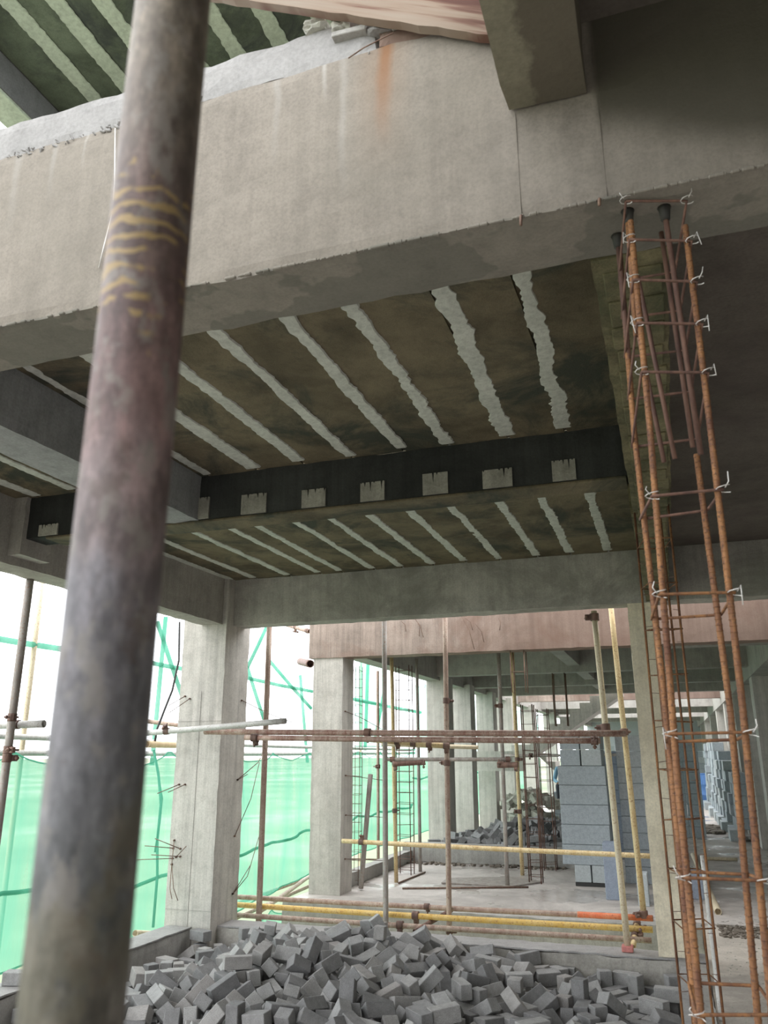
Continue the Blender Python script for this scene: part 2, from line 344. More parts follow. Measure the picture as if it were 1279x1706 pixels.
def pole_mat():
    """old steel tube: bare grey steel low down, dark red-brown paint and rust high up, yellow rings of dried mortar"""
    m, nt, b, oc = newmat('old_painted_tube')
    sp_ = nt.nodes.new('ShaderNodeSeparateXYZ'); nt.links.new(oc, sp_.inputs[0]); Z = sp_.outputs['Z']
    n = ntex(nt, oc, 22, 5, 0.65, mapscale=(1, 1, 0.45)); n2 = ntex(nt, oc, 60, 4, 0.65, off=(4, 4, 4), mapscale=(1, 1, 0.6))
    zz = mth(nt, 'ADD', Z, mth(nt, 'MULTIPLY', mth(nt, 'SUBTRACT', n, 0.5), 0.25))
    def zr(v0, v1, src):
        g = nt.nodes.new('ShaderNodeMapRange'); nt.links.new(src, g.inputs['Value']); g.inputs['From Min'].default_value = v0; g.inputs['From Max'].default_value = v1; return g.outputs[0]
    c = ramp(nt, zr(1.45, 2.15, zz), [(0.0, (0.085, 0.073, 0.056)), (0.07, (0.088, 0.080, 0.066)), (0.13, (0.085, 0.088, 0.085)), (0.24, (0.125, 0.123, 0.133)), (0.33, (0.160, 0.150, 0.165)), (0.41, (0.160, 0.125, 0.125)), (0.52, (0.145, 0.092, 0.088)), (0.62, (0.125, 0.08, 0.075)), (0.74, (0.12, 0.093, 0.08)), (0.88, (0.165, 0.138, 0.108)), (1.0, (0.18, 0.15, 0.12))])
    c = mixc(nt, 0.8, c, ramp(nt, ntex(nt, oc, 75, 6, 0.75, mapscale=(1, 1, 0.45), off=(1, 5, 3)), [(0.36, (0.5,)*3), (0.5, (0.95,)*3), (0.62, (1.6,)*3)]), 'MULTIPLY')
    c = mixc(nt, 0.85, c, ramp(nt, ntex(nt, oc, 26, 6, 0.8, mapscale=(1, 1, 0.3), off=(6, 2, 3)), [(0.38, (0.6,)*3), (0.5, (0.98,)*3), (0.6, (1.4,)*3)]), 'MULTIPLY')
    c = mixc(nt, ramp(nt, n2, [(0.52, (0,)*3), (0.62, (0.6,)*3)]), c, (0.22, 0.20, 0.18))
    c = mixc(nt, ramp(nt, ntex(nt, oc, 30, 5, 0.7, off=(9, 1, 2)), [(0.55, (0,)*3), (0.62, (0.55,)*3)]), c, (0.085, 0.06, 0.05))
    wob = mth(nt, 'MULTIPLY', mth(nt, 'SUBTRACT', ntex(nt, oc, 42, 3), 0.5), 0.022)
    ph = mth(nt, 'SINE', mth(nt, 'MULTIPLY', mth(nt, 'ADD', Z, wob), 600))
    ring = ramp(nt, ph, [(0.25, (0,)*3), (0.6, (1,)*3)])
    band = mth(nt, 'MULTIPLY', zr(1.868, 1.878, zz), zr(1.935, 1.928, zz))
    brk = ramp(nt, ntex(nt, oc, 26, 3, 0.6, off=(2, 8, 1)), [(0.42, (0,)*3), (0.5, (0.85,)*3)])
    c = mixc(nt, mth(nt, 'MULTIPLY', mth(nt, 'MULTIPLY', ring, band), brk), c, (0.30, 0.21, 0.09))
    band2 = mth(nt, 'MULTIPLY', zr(1.50, 1.515, zz), zr(1.575, 1.56, zz))
    c = mixc(nt, mth(nt, 'MULTIPLY', mth(nt, 'MULTIPLY', band2, brk), 0.5), c, (0.14, 0.12, 0.075))
    nt.links.new(c, b.inputs['Base Color']); b.inputs['Roughness'].default_value = 0.55; b.inputs['Metallic'].default_value = 0.2
    bp = nt.nodes.new('ShaderNodeBump'); bp.inputs['Strength'].default_value = 0.35; bp.inputs['Distance'].default_value = 0.0008
    nt.links.new(n2, bp.inputs['Height']); nt.links.new(bp.outputs[0], b.inputs['Normal'])
    return m
M['pole'] = pole_mat()

def net_mat(name, col, cover):
    m, nt, b, oc = newmat(name); nt.nodes.remove(b); out = nt.nodes['Material Output']
    tr = nt.nodes.new('ShaderNodeBsdfTransparent'); df = nt.nodes.new('ShaderNodeBsdfDiffuse'); tl = nt.nodes.new('ShaderNodeBsdfTranslucent')
    df.inputs[0].default_value = (*col, 1); tl.inputs[0].default_value = (*S3(col, 1.2), 1); tr.inputs[0].default_value = (0.90, 0.99, 0.95, 1)
    a = nt.nodes.new('ShaderNodeMixShader'); a.inputs[0].default_value = 0.65; nt.links.new(df.outputs[0], a.inputs[1]); nt.links.new(tl.outputs[0], a.inputs[2])
    n = ntex(nt, oc, 1.0, 4, 0.6, mapscale=(3, 2.6, 0.5)); f = ramp(nt, n, [(0.3, (cover-0.22,)*3), (0.7, (min(.97, cover+0.14),)*3)])
    x = nt.nodes.new('ShaderNodeMixShader'); nt.links.new(f, x.inputs[0]); nt.links.new(tr.outputs[0], x.inputs[1]); nt.links.new(a.outputs[0], x.inputs[2])
    nt.links.new(x.outputs[0], out.inputs['Surface']); return m
M['net'] = net_mat('green_safety_net', (0.115, 0.41, 0.29), 0.64)
M['tape'] = net_mat('green_tape', (0.16, 0.44, 0.34), 0.88)
M['net_sheer'] = net_mat('sheer_net', (0.5, 0.8, 0.7), 0.18)

# ------------------------------------------------------------ outside ground
def ground_mat():
    m, nt, b, oc = newmat('fields'); n = ntex(nt, oc, 0.03, 5, 0.6)
    c = ramp(nt, n, [(0.35, (0.13, 0.17, 0.10)), (0.5, (0.20, 0.24, 0.15)), (0.62, (0.34, 0.32, 0.27)), (0.7, (0.15, 0.20, 0.12))])
    nt.links.new(c, b.inputs['Base Color']); b.inputs['Roughness'].default_value = 1; return m
struct('ground', MB().box((-900, -300, -8.4), (400, 1200, -8)), ground_mat())

# ------------------------------------------------------------ concrete frame
ZS, ZC, ZT = 2.88, 3.37, 3.52          # beam soffit, ceiling, slab top
XL, XR = -4.6, 1.45
struct('floor', rough_box((0.1, -7, -0.2), (1.75, 9.12, -0.02), 0.25, 0.004), concrete('passage_floor', (0.48, 0.435, 0.385), 0.25, stain=(0.24, 0.22, 0.20), stain_amt=0.6, streak=0, scale=0.8))
struct('floor', rough_box((-4.75, -5.0, -0.45), (-0.1, 7.45, -0.27), 0.25, 0.004), M['floor'])
def far_floor():
    m = concrete('wet_floor', (0.49, 0.45, 0.42), 0.2, stain=(0.24, 0.215, 0.20), stain_amt=0.6, streak=0, scale=0.8); nt = m.node_tree; b = nt.nodes['Principled BSDF']
    oc = [n for n in nt.nodes if n.type == 'TEX_COORD'][0].outputs['Object']
    n = ntex(nt, oc, 1.1, 4, 0.55, off=(7.3, 1, 0)); nt.links.new(ramp(nt, n, [(0.5, (0.75,)*3), (0.6, (0.12,)*3)]), b.inputs['Roughness'])
    b.inputs['Specular IOR Level'].default_value = 0.5; return m
struct('floor', rough_box((-4.28, 9.12, -0.15), (1.75, 44, 0.0), 0.4, 0.002), far_floor())
struct('beam', rough_box((-4.28, 8.88, -0.75), (0.1, 9.12, 0.0), 0.12, 0.004, 0.006), M['conc'])
struct('floor', MB().box((-4.3, 7.75, -3.6), (0.3, 8.9, -3.4)), M['floor'])
# kerbs round the sunken area
struct('kerb', rough_box((-4.75, 7.48, -0.6), (0.1, 7.74, 0.0), 0.06, 0.004, 0.006, 1), M['damp'])
struct('kerb', rough_box((-0.1, -5.0, -0.5), (0.1, 7.47, 0.0), 0.06, 0.004, 0.006, 2), M['conc'])
struct('kerb', rough_box((-4.72, -5.0, -0.5), (-4.47, 7.34, 0.0), 0.06, 0.004, 0.008, 3), M['conc'])
# pale cement caps of the kerbs
struct('trim_1', rough_box((-4.27, 7.47, 0.0), (0.1, 7.75, 0.016), 0.05, 0.004, 0.003, 4), M['curb_top'])
struct('trim_2', rough_box((-4.73, -5.0, 0.0), (-4.46, 7.33, 0.016), 0.05, 0.004, 0.003, 5), M['curb_top'])
struct('trim_3', rough_box((-0.11, -5.0, 0.0), (0.0, 7.46, 0.014), 0.05, 0.004, 0.003, 5), M['curb_top'])
# big front beam with its paler upstand
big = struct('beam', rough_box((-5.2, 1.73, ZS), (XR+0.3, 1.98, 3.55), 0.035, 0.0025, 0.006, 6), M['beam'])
struct('beam', rough_box((-5.2, 1.742, 3.55), (-0.62, 1.95, 3.70), 0.035, 0.004, 0.006, 7), M['curb_top'])
mb = MB()                               # lumps of laitance along the cold joint
for i in range(70):
    x = random.uniform(-2.6, -0.6) if i < 30 else random.uniform(-2.2, -1.5)
    if -1.45 < x < -1.2: continue
    r = random.uniform(0.002, 0.007); z = 3.548+random.uniform(-0.018, 0.006); q = Matrix.Translation((x, 1.73-r*0.2, z)) @ Matrix.Rotation(random.random()*3, 4, (random.random(), 1, random.random()))
    mb.bbox((-r*1.6, -r*0.7, -r*0.6), (r*1.6, r*0.7, r*0.6), r*0.3, q)
mb.build('mortar_crumbs', M['curb_top'], big, kind='stuff')
for x in (-0.232, -0.024):              # formwork fins
    MB().box((x-0.0012, 1.7285, ZS+0.003), (x+0.0012, 1.732, 3.2 if x < -0.1 else 3.4)).build('formwork_fin', M['beam'], big)
mb = MB()
for i in range(230):
    x = random.uniform(-1.3, 0.6) if random.random() < 0.75 else random.uniform(-2.2, 0.9); r = random.uniform(0.002, 0.006)
    mb.bbox((x-r*1.8, 1.728-r, ZS-r*0.8+0.001), (x+r*1.8, 1.728+r, ZS+r), r*0.4)
mb.build('ragged_arris', M['beam'], big, kind='stuff')
for x, h in ((-0.235, 0.03), (-0.045, 0.02)):
    MB().tube([(x, 1.735, ZS+0.004), (x+0.004, 1.722, ZS+0.0), (x+0.002, 1.72, ZS-h)], 0.004, 6).build('nail', M['wire_dark'], big)
struct('beam', rough_box((-0.25, -7.0, 3.2), (-0.045, 1.725, 3.6), 0.05, 0.003, 0.004, 8), concrete('stained_soffit', (0.22, 0.205, 0.15), 0.2, stain=(0.17, 0.155, 0.115), stain_amt=0.6, streak=0, scale=2.2, extra=soffit_extra))
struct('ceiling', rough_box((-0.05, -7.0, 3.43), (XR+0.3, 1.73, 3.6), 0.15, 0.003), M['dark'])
# ceilings of the near bays (left: boards with mortared seams, right: plain dark slab)
mossy = struct('beam', rough_box((-0.085, 1.98, ZS), (0.118, 4.55, ZC), 0.045, 0.003, 0.004, 9), M['moss'])
mossy2 = struct('beam', rough_box((-0.10, 4.55, ZS), (0.098, 7.5, ZC), 0.045, 0.004, 0.004, 10), M['moss'])
for y0 in [2.05+0.16*i for i in range(33)]:   # rough boards of the soffit, one above each other
    o = (mossy if y0 < 4.5 else mossy2); xa = -0.06 if y0 < 4.5 else -0.075
    MB().bbox((xa+random.uniform(0, .012), y0, ZS-0.007-random.uniform(0, .004)), (xa+0.165+random.uniform(-.012, .006), y0+0.145+random.uniform(-.01, .01), ZS+0.004), 0.004).build('board', M['moss'], o)
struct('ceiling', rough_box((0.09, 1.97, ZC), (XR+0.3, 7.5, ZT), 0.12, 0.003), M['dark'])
ceil1 = struct('ceiling', MB().box((-4.6, 1.97, ZC+0.012), (-0.08, 4.42, ZT)), M['plank'])
ceil2 = struct('ceiling', MB().box((-4.6, 4.58, ZC+0.012), (-0.09, 7.5, ZT)), M['plank'])
ceil3 = struct('ceiling', MB().box((-4.6, 1.8, 6.762), (0.1, 5.2, 6.9)), M['plank_up'])

def ribbon(x0, y0, x1, y1, w0, w1, z, th=0.005, seed=0, step=0.022, amp=0.014):
    """an uneven band of mortar pressed over a seam; runs along the seam with wandering edges"""
    n = max(3, int(abs(y1-y0)/step)); vs = []; fs = []
    drift = [0.0, 0.0]
    for i in range(n+1):
        t = i/n; y = y0+(y1-y0)*t; x = x0+(x1-x0)*t; wd = w0+(w1-w0)*t
        a = noise.noise(Vector((seed*3.1, y*5, 0)))*amp*0.9+noise.noise(Vector((seed*3.1, y*27, 4)))*amp*0.9
        b_ = noise.noise(Vector((seed*7.7, y*5, 9)))*amp*0.9+noise.noise(Vector((seed*7.7, y*27, 2)))*amp*0.9
        sh = noise.noise(Vector((seed*1.3, y*2.2, 5)))*amp*(1.6 if seed < 3 else 0.6)
        xa, xb = x-wd/2+a+sh, x+wd/2+b_+sh
        if xb-xa < 0.02: xb = xa+0.02
        tz = th*(0.7+0.5*noise.noise(Vector((seed, y*9, 1))))
        vs += [(xa, y, z+0.004), (xa+0.006, y, z-tz), ((xa+xb)/2, y, z-tz*1.35), (xb-0.006, y, z-tz), (xb, y, z+0.004)]
    for i in range(n):
        for k in range(4): fs.append((i*5+k, i*5+k+1, (i+1)*5+k+1, (i+1)*5+k))
    fs += [(0, 4, 3, 2, 1), tuple(n*5+k for k in range(5))]
    return MB().add(vs, [f[::-1] for f in fs])

def boards(parent, xs, y0, y1, z, mat, drop=0.0):
    """planks between the seams"""
    for a, b_ in zip(xs[:-1], xs[1:]):
        mb = rough_box((min(a, b_)+0.008, y0, z-random.uniform(0, .008)-drop), (max(a, b_)-0.008, y1, z+0.02), 0.12, 0.003, 0.002, random.random()*9)
        mb.build('plank', mat, parent)
S1 = [-0.41, -0.74, -1.10, -1.385, -1.725, -2.06, -2.395, -2.75, -3.1, -3.45, -3.8, -4.15]
S1n = [-0.35, -0.70, -1.07, -1.37, -1.72, -2.05, -2.39, -2.74, -3.1, -3.45, -3.8, -4.15]
W1 = [(0.055, 0.095), (0.075, 0.105), (0.06, 0.08), (0.07, 0.075), (0.07, 0.075), (0.08, 0.09), (0.085, 0.11), (0.06, 0.07), (0.07, 0.08), (0.09, 0.1), (0.07, 0.08), (0.08, 0.08)]
boards(ceil1, [-0.085]+S1+[-4.6], 1.97, 4.41, ZC, M['plank'])
for i, (xf, xn, ww) in enumerate(zip(S1, S1n, W1)):
    ribbon(xn+0.08*(xn-xf), 1.98, xf, 4.36-random.uniform(0, .04), ww[0], ww[1], ZC-0.006, seed=i+1, amp=0.02 if i < 3 else 0.013).build('mortar_seam', M['plaster'], ceil1)
S2 = [-0.39, -0.73, -1.04, -1.40, -1.73, -2.06, -2.385, -2.68, -3.03, -3.27, -3.62, -4.02, -4.3]
boards(ceil2, [-0.09]+S2+[-4.6], 4.58, 7.5, ZC, M['plank'])
for i, x in enumerate(S2):
    ribbon(x, 4.6, x, 7.43-random.uniform(0, .06), 0.065, 0.08, ZC-0.006, seed=i+31, amp=0.015).build('mortar_seam', M['plaster'], ceil2)
S3_ = [-0.9, -1.25, -1.6, -1.93, -2.30, -2.66, -3.0, -3.35, -3.66, -3.98]
boards(ceil3, [0.1]+S3_+[-4.36], 1.8, 5.2, 6.75, M['plank_up'])
for i, x in enumerate(S3_):
    ribbon(x, 1.8, x, 4.35-random.uniform(0, .06), 0.14, 0.13, 6.74, seed=i+61, amp=0.014).build('mortar_seam', M['plaster_up'], ceil3)
MB().tube([(-2.43, 3.77, 6.715), (-2.43, 3.77, 6.735)], 0.055, 20).build('pipe_sleeve', M['black_plastic'], ceil3)
struct('beam', rough_box((-4.62, 1.5, 6.46), (-4.36, 7.6, 6.9), 0.15, 0.003, 0.003), concrete('violet_grey_concrete', (0.20, 0.20, 0.225), 0.15, streak=0.1))
struct('beam', rough_box((-4.36, 4.4, 6.3), (0.1, 4.62, 6.9), 0.15, 0.003, 0.003), M['black'])
MB().bbox((-4.61, 1.5, 6.435), (-4.37, 4.39, 6.462), 0.004).build('soffit_strip', M['plaster_up'], ceil3)  # pale strip under the beam, net light on its soffit put into the colour
# Y beams on the left
struct('beam', rough_box((-3.10, 1.98, 3.06), (-2.81, 4.41, ZC+0.02), 0.06, 0.003, 0.004, 11), concrete('blue_grey_stained', (0.29, 0.295, 0.30), 0.2, streak=0.3))
struct('beam', rough_box((-4.58, -1.5, ZS), (-4.33, 7.36, ZC+0.1), 0.07, 0.003, 0.004, 12), M['green'])
struct('beam', rough_box((-4.335, 4.36, ZS+0.06), (-4.22, 4.66, ZC), 0.07, 0.003, 0.004, 12), M['green'])
# blackened beam with pale patches
blk = struct('beam', rough_box((-4.34, 4.40, 3.06), (-0.083, 4.60, ZC), 0.06, 0.003, 0.003, 13), M['black'])
MB().bbox((-4.05, 4.395, 3.045), (-0.1, 4.605, 3.062), 0.004).build('soffit_strip', M['plank'], blk)
def patch(x0, x1, y0, y1, seed):
    a = P(x0, y1, Y=4.4); b_ = P(x1, y0, Y=4.4); xa, xb = a.x, b_.x; za, zb = 3.068, max(P(x0, y0, Y=4.4).z, P(x1, y0, Y=4.4).z)
    zb = min(zb, 3.3); n = 26; top = []
    for i in range(n+1):
        t = i/n; top.append((xa+(xb-xa)*t, zb-max(0, noise.noise(Vector((seed*5, t*13, 0)))-.12)*0.11))
    vs = [(xa, 4.40, za), (xb, 4.40, za)]+[(x, 4.40, z) for x, z in top[::-1]]
    n_ = len(vs); vs += [(x, 4.388, z) for x, _, z in vs]
    fs = [tuple(range(n_, 2*n_))]+[(i, (i+1) % n_, (i+1) % n_+n_, i+n_) for i in range(n_)]
    MB().add(vs, fs).build('plaster_patch', M['patch'], blk)
for i, q in enumerate(((318, 350, 832, 868), (402, 445, 826, 862), (503, 543, 818, 850), (601, 641, 806, 839), (705, 746, 791, 829), (805, 853, 785, 817), (921, 958, 769, 805), (65, 98, 876, 893), (225, 262, 845, 872))): patch(*q, i+1)
# back beam of the near bay
struct('beam', rough_box((-4.3, 7.5, ZS), (XR+0.3, 7.75, ZC+0.1), 0.07, 0.003, 0.004, 14), M['damp'])
# columns of the near frame
c1 = struct('column', rough_box((-4.79, 7.36, -0.6), (-4.28, 7.87, ZC+0.1), 0.09, 0.003, 0.003, 15), M['col'])
for x in (-4.53,): MB().box((x, 7.3535, -0.3), (x+0.002, 7.357, 2.2)).build('formwork_line', M['conc'], c1)
for z in (0.15, 1.9): MB().box((-4.79, 7.3535, z), (-4.28, 7.357, z+0.002)).build('formwork_line', M['conc'], c1)
c2 = struct('column', rough_box((-0.27, 7.52, 0.0), (-0.01, 7.76, ZS+0.02), 0.07, 0.003, 0.003, 16), concrete('yellowish_column', (0.76, 0.69, 0.54), 0.12, stain=(0.40, 0.34, 0.24), stain_amt=0.3, streak=0.3))
struct('column', rough_box((-5.1, 1.7, -0.6), (-4.6, 2.2, ZS), 0.2, 0.003), M['col'])
# gap, then the far frame
c3 = struct('column', rough_box((-4.2, 9.42, 0), (-3.80, 9.80, 3.4), 0.09, 0.003, 0.003, 17), M['col'])
struct('beam', rough_box((-4.26, 9.40, 2.73), (XR, 9.66, 3.45), 0.09, 0.003, 0.004, 18), M['pink'])
far = []
for y, m_ in ((10.95, 'green'), (14.0, 'green'), (16.9, 'green'), (19.6, 'green'), (22.3, 'pink'), (26.5, 'green'), (30.5, 'green'), (34.5, 'green'), (39, 'green')):
    x0 = 0.05 if y < 12 else -4.1
    far.append(struct('beam', rough_box((x0, y, ZS), (XR, y+0.25, ZC+0.08), 0.3, 0.002), M[m_]))
struct('beam', rough_box((-4.1, 9.66, ZS-0.06), (-3.85, 44, ZC+0.08), 0.3, 0.002), M['green'])
struct('beam', rough_box((-1.55, 9.66, ZS+0.1), (-1.35, 19.6, ZC+0.08), 0.3, 0.002), M['green'])
struct('beam', rough_box((1.25, 7.75, 2.72), (1.55, 44, ZC+0.08), 0.3, 0.002), M['green'])
struct('ceiling', MB().box((-4.1, 9.45, ZC), (1.7, 19.7, ZT)), M['green'])
struct('ceiling', MB().box((-4.1, 26.4, ZC), (1.7, 31, ZT)), M['green'])
struct('ceiling', MB().box((-4.1, 34.5, ZC), (1.7, 44, ZT)), M['green'])
for y in (14.2, 16.0, 18.2, 20.5, 24.0, 28.5, 33.0, 38.0):
    struct('column', rough_box((-4.1, y, 0), (-3.72, y+0.42, ZS), 0.3, 0.002), M['col'])
struct('beam', rough_box((P(779, 1268, Y=17.6).x, 17.6, 1.2), (P(872, 1268, Y=17.6).x, 17.8, 1.6), 0.3, 0.002), M['col'])
for y in (9.5, 14.0, 15.9, 18.5, 21.6, 25.5, 29.8, 35, 40):
    struct('column', rough_box((1.27, y, 0), (1.7, y+0.45, 2.74), 0.3, 0.002), M['col'])
struct('wall_right', MB().box((1.75, -7, -0.2), (1.9, 44, 3.6)), M['conc'])
struct('wall_back', MB().box((-4.1, 44, 0), (1.75, 44.2, 3.2)), M['block_l'])
struct('wall_back', MB().box((-0.05, -7.2, -0.2), (1.9, -7.0, 3.6)), M['conc'])  # unseen wall added to keep light out of the passage behind the camera
struct('ceiling', MB().box((-0.05, -7.0, 6.8), (1.9, 1.9, 6.95)), M['green'])  # unseen upper floor added to cut sky light on the right
# second kerb and its bay
struct('kerb', rough_box((-4.05, 12.55, 0), (-1.3, 12.75, 0.27), 0.12, 0.004, 0.005, 19), M['conc'])
struct('kerb', rough_box((-4.05, 9.95, 0), (-3.9, 12.55, 0.16), 0.12, 0.004, 0.005, 20), M['conc'])

# ------------------------------------------------------------ stair flight far back
st = thing('stair_flight', 'cast concrete stair flight rising to the right behind the scaffolding', 'stairs', (-3.2, 20.5, 1.2))
def flight(a, b_, y0, y1, nsteps, th):
    mb = MB(); dx = (b_[0]-a[0])/nsteps; dz = (b_[1]-a[1])/nsteps
    prof = [(a[0], a[1])]
    for i in range(nsteps): prof += [(a[0]+dx*i, a[1]+dz*(i+1)), (a[0]+dx*(i+1), a[1]+dz*(i+1))]
    prof += [(b_[0], b_[1]-th), (a[0], a[1]-th)]
    n = len(prof); vs = [(x, y0, z) for x, z in prof]+[(x, y1, z) for x, z in prof]
    return mb.add(vs, [tuple(range(n)), tuple(range(n, 2*n))[::-1]]+[(i, i+n, (i+1) % n+n, (i+1) % n) for i in range(n)])
fa, fb = P(884, 1262, Y=20.05), P(1035, 1157, Y=20.05)
flight((fa.x, fa.z+0.3), (fb.x, fb.z+0.3), 20.05, 21.0, 9, 0.30).build('upper_flight', M['col'], st)
flight((fa.x, fa.z+0.3), (fa.x+1.5, 0.35), 21.1, 22.0, 7, 0.25).build('lower_flight', M['col'], st)
MB().bbox((max(fa.x-.6, -3.70), 20.05, fa.z), (fa.x, 22.0, fa.z+.3), 0.01).build('landing', M['col'], st)

# ------------------------------------------------------------ big tube close to the camera
pole = thing('scaffold_tube', 'thick blurred old steel tube close to the camera, red-brown above and grey below', 'scaffold tube', (-0.277, 0.355, -0.02))
pts = [P(295, -60, Y=0.352), P(212, 850, Y=0.356), P(112, 1760, Y=0.356)]
d = (pts[0]-pts[2]).normalized(); top = pts[2]+d*((3.0-pts[2].z)/d.z); bot = pts[2]+d*((-0.02-pts[2].z)/d.z)
MB().tube([bot+(top-bot)*(i/40)+Vector((noise.noise(Vector((i*.4, 0, 0)))*.0006, 0, 0)) for i in range(41)], 0.0243, 48, hollow=True).build('tube', M['pole'], pole)
bl = MB().bbox((-0.06, -0.06, 0), (0.06, 0.06, 0.008), 0.003, Matrix.Translation(bot)).build('base_plate', M['tube_grey'], pole)

# ------------------------------------------------------------ scaffold tubes
def coupler(p, axis, parent, s=1.0, mat='coupler', turn=0.6):
    """swivel clamp: two half shells round the tube, a bolt with nut"""
    ax = axis.normalized(); a = ax.orthogonal().normalized(); a = (Matrix.Rotation(turn, 4, ax) @ a).normalized(); b_ = ax.cross(a)
    mb = MB(); R_ = Matrix((a, b_, ax)).transposed().to_4x4(); T = Matrix.Translation(p) @ R_
    mb.tube([p-ax*0.028*s, p-ax*0.02*s, p+ax*0.02*s, p+ax*0.028*s], 0.034*s, 12)
    mb.bbox((0.02*s, -0.014*s, -0.022*s), (0.072*s, 0.014*s, 0.022*s), 0.004, T)
    mb.tube([p+a*0.06*s-b_*0.045*s, p+a*0.06*s+b_*0.055*s], 0.008*s, 6); mb.tube([p+a*0.06*s+b_*0.032*s, p+a*0.06*s+b_*0.046*s], 0.016*s, 6)
    return mb.build('coupler', M[mat], parent)

def scaf(a, b_, r, mat, label, cps=(), group=None, cs=1.0, extra=()):
    a = Vector(a); b_ = Vector(b_); lo = a if a.z < b_.z else b_
    t = thing('scaffold_tube', label, 'scaffold tube', lo, group)
    n = 8; sag = (b_-a).length*0.0012
    pts = [a+(b_-a)*(i/n)+Vector((0, 0, -sag*math.sin(math.pi*i/n))) for i in range(n+1)]
    MB().tube(pts, r, 14, hollow=True).build('tube', M[mat], t)
    for u in cps: coupler(a+(b_-a)*u, b_-a, t, cs, turn=random.random()*6)
    return t
def toY(x, y, Yv): return P(x, y, Y=Yv)
# uprights in the gap and on the kerb
scaf(toY(640, 1026, 7.95), toY(643, 1600, 7.95)-Vector((0, 0, .5)), 0.026, 'tube_grey', 'brown-grey upright tube standing in the gap, nearest the middle column', (0.33,), cs=1.1)
scaf(toY(741, 1020, 8.1), toY(748, 1600, 8.1)-Vector((0, 0, .5)), 0.026, 'tube_rust', 'pinkish rust upright tube in the gap, right of the middle of the pile', (0.24, 0.40, 0.8), cs=1.0)
scaf(toY(989, 1018, 7.62), toY(1046, 1584, 7.62), 0.027, 'tube_cream', 'cream yellow upright tube standing on a red block on the kerb', (0.02, 0.37,), cs=1.2)
scaf(toY(1017, 1008, 8.15), toY(1073, 1532, 8.15), 0.026, 'tube_yellow', 'yellow and rust upright tube just behind the cream one by the right column', (0.43, 0.985), cs=1.1)
scaf(toY(449, 1036, 7.98), toY(430, 1560, 7.98)-Vector((0, 0, .6)), 0.030, 'tube_rust', 'beige upright tube in front of the green net, right of the left column', (0.88,))
scaf(P(50, 966, Z=2.875), (P(50, 966, Z=2.875).x-0.01, P(50, 966, Z=2.875).y, 0.016), 0.030, 'tube_grey', 'grey upright tube left of the big tube, standing on the left kerb', (0.36, 0.44, 0.46))
for (x0, y0), (x1, y1), r, m_, lab, cp in (
    ((629, 1118), (630, 1447), 0.022, 'tube_rust', 'thin beige upright tube behind the middle column, close to the net', (0.5,)),
    ((652, 1093), (660, 1470), 0.026, 'tube_yellow', 'yellow-beige upright tube on the far slab behind the brown-grey upright', (0.40, 0.70)),
    ((694, 1098), (700, 1452), 0.024, 'tube_grey', 'slim grey upright tube on the far slab in front of the first far column', (0.5,)),
    ((830, 1088), (845, 1477), 0.027, 'tube_grey', 'dark grey upright tube on the far slab left of the thin rebar cages', (0.24, 0.49)),
    ((853, 1086), (870, 1458), 0.027, 'tube_yellow', 'mottled yellow upright tube beside the thin rebar cages', (0.50, 0.73))):
    base = P(x1, y1, Z=0.0); up = P(x0, y0, Y=base.y)
    scaf(base, up, r, m_, lab, [1-c for c in cp])
scaf(P(601, 1483, Z=0.0)+Vector((0, 0, 0.02)), P(617, 1290, Y=P(601, 1483, Z=0).y-0.1), 0.03, 'tube_grey', 'short grey tube leaning against the side of the middle column')
# the pair of rails at eye level and what is clamped to it
scaf(toY(341, 1219, 7.22), toY(1043, 1222, 7.47), 0.028, 'tube_red', 'upper red-brown rail tube crossing the view at eye level', (0.42,), cs=1.1)
scaf(toY(408, 1229, 7.15), toY(1000, 1234, 7.40), 0.026, 'tube_red', 'lower brown rail tube clamped under the upper rail, open end at the right', (0.03, 0.985), cs=1.1)
scaf(toY(225, 1223, 7.12), toY(476, 1201, 7.15), 0.028, 'tube_light', 'light grey tube crossing in front of the left column', (0.22,))
scaf(toY(225, 1199, 7.95), toY(303, 1209, 7.95), 0.024, 'tube_rust', 'brown tube running back behind the left column at eye level')
scaf(toY(602, 1231, 8.02), toY(748, 1243, 8.05), 0.026, 'tube_yellow', 'short yellow tube with four clamps just under the rails', (0.42, 0.6, 0.78, 0.97))
scaf(toY(636, 1240, 8.6), toY(796, 1245, 8.6), 0.022, 'tube_cream', 'short cream tube with a free end behind the clamped yellow one')
scaf(toY(645, 1265, 9.9), toY(852, 1265, 10.3), 0.024, 'tube_grey', 'grey ledger tube tying the uprights of the far slab together', (0.04, 0.97))
scaf(toY(655, 1273, 9.7), toY(706, 1270, 9.9), 0.03, 'coupler', 'short dark tube stub below the grey ledger, at its left end', (0.06, 0.95))
scaf(toY(829, 1275, 10.2), toY(862, 1274, 10.2), 0.034, 'coupler', 'short dark tube stub below the grey ledger, at its right end', (0.1, 0.9))
scaf(toY(570, 1401, 9.3), toY(1100, 1427, 9.0), 0.025, 'tube_yellow', 'long yellow-beige rail tube knee high over the far slab', (0.07,))
scaf(toY(840, 1259, 13.5), toY(1078, 1257, 13.0), 0.022, 'tube_grey', 'thin dark rail tube above the tall block stack', (0.2,))
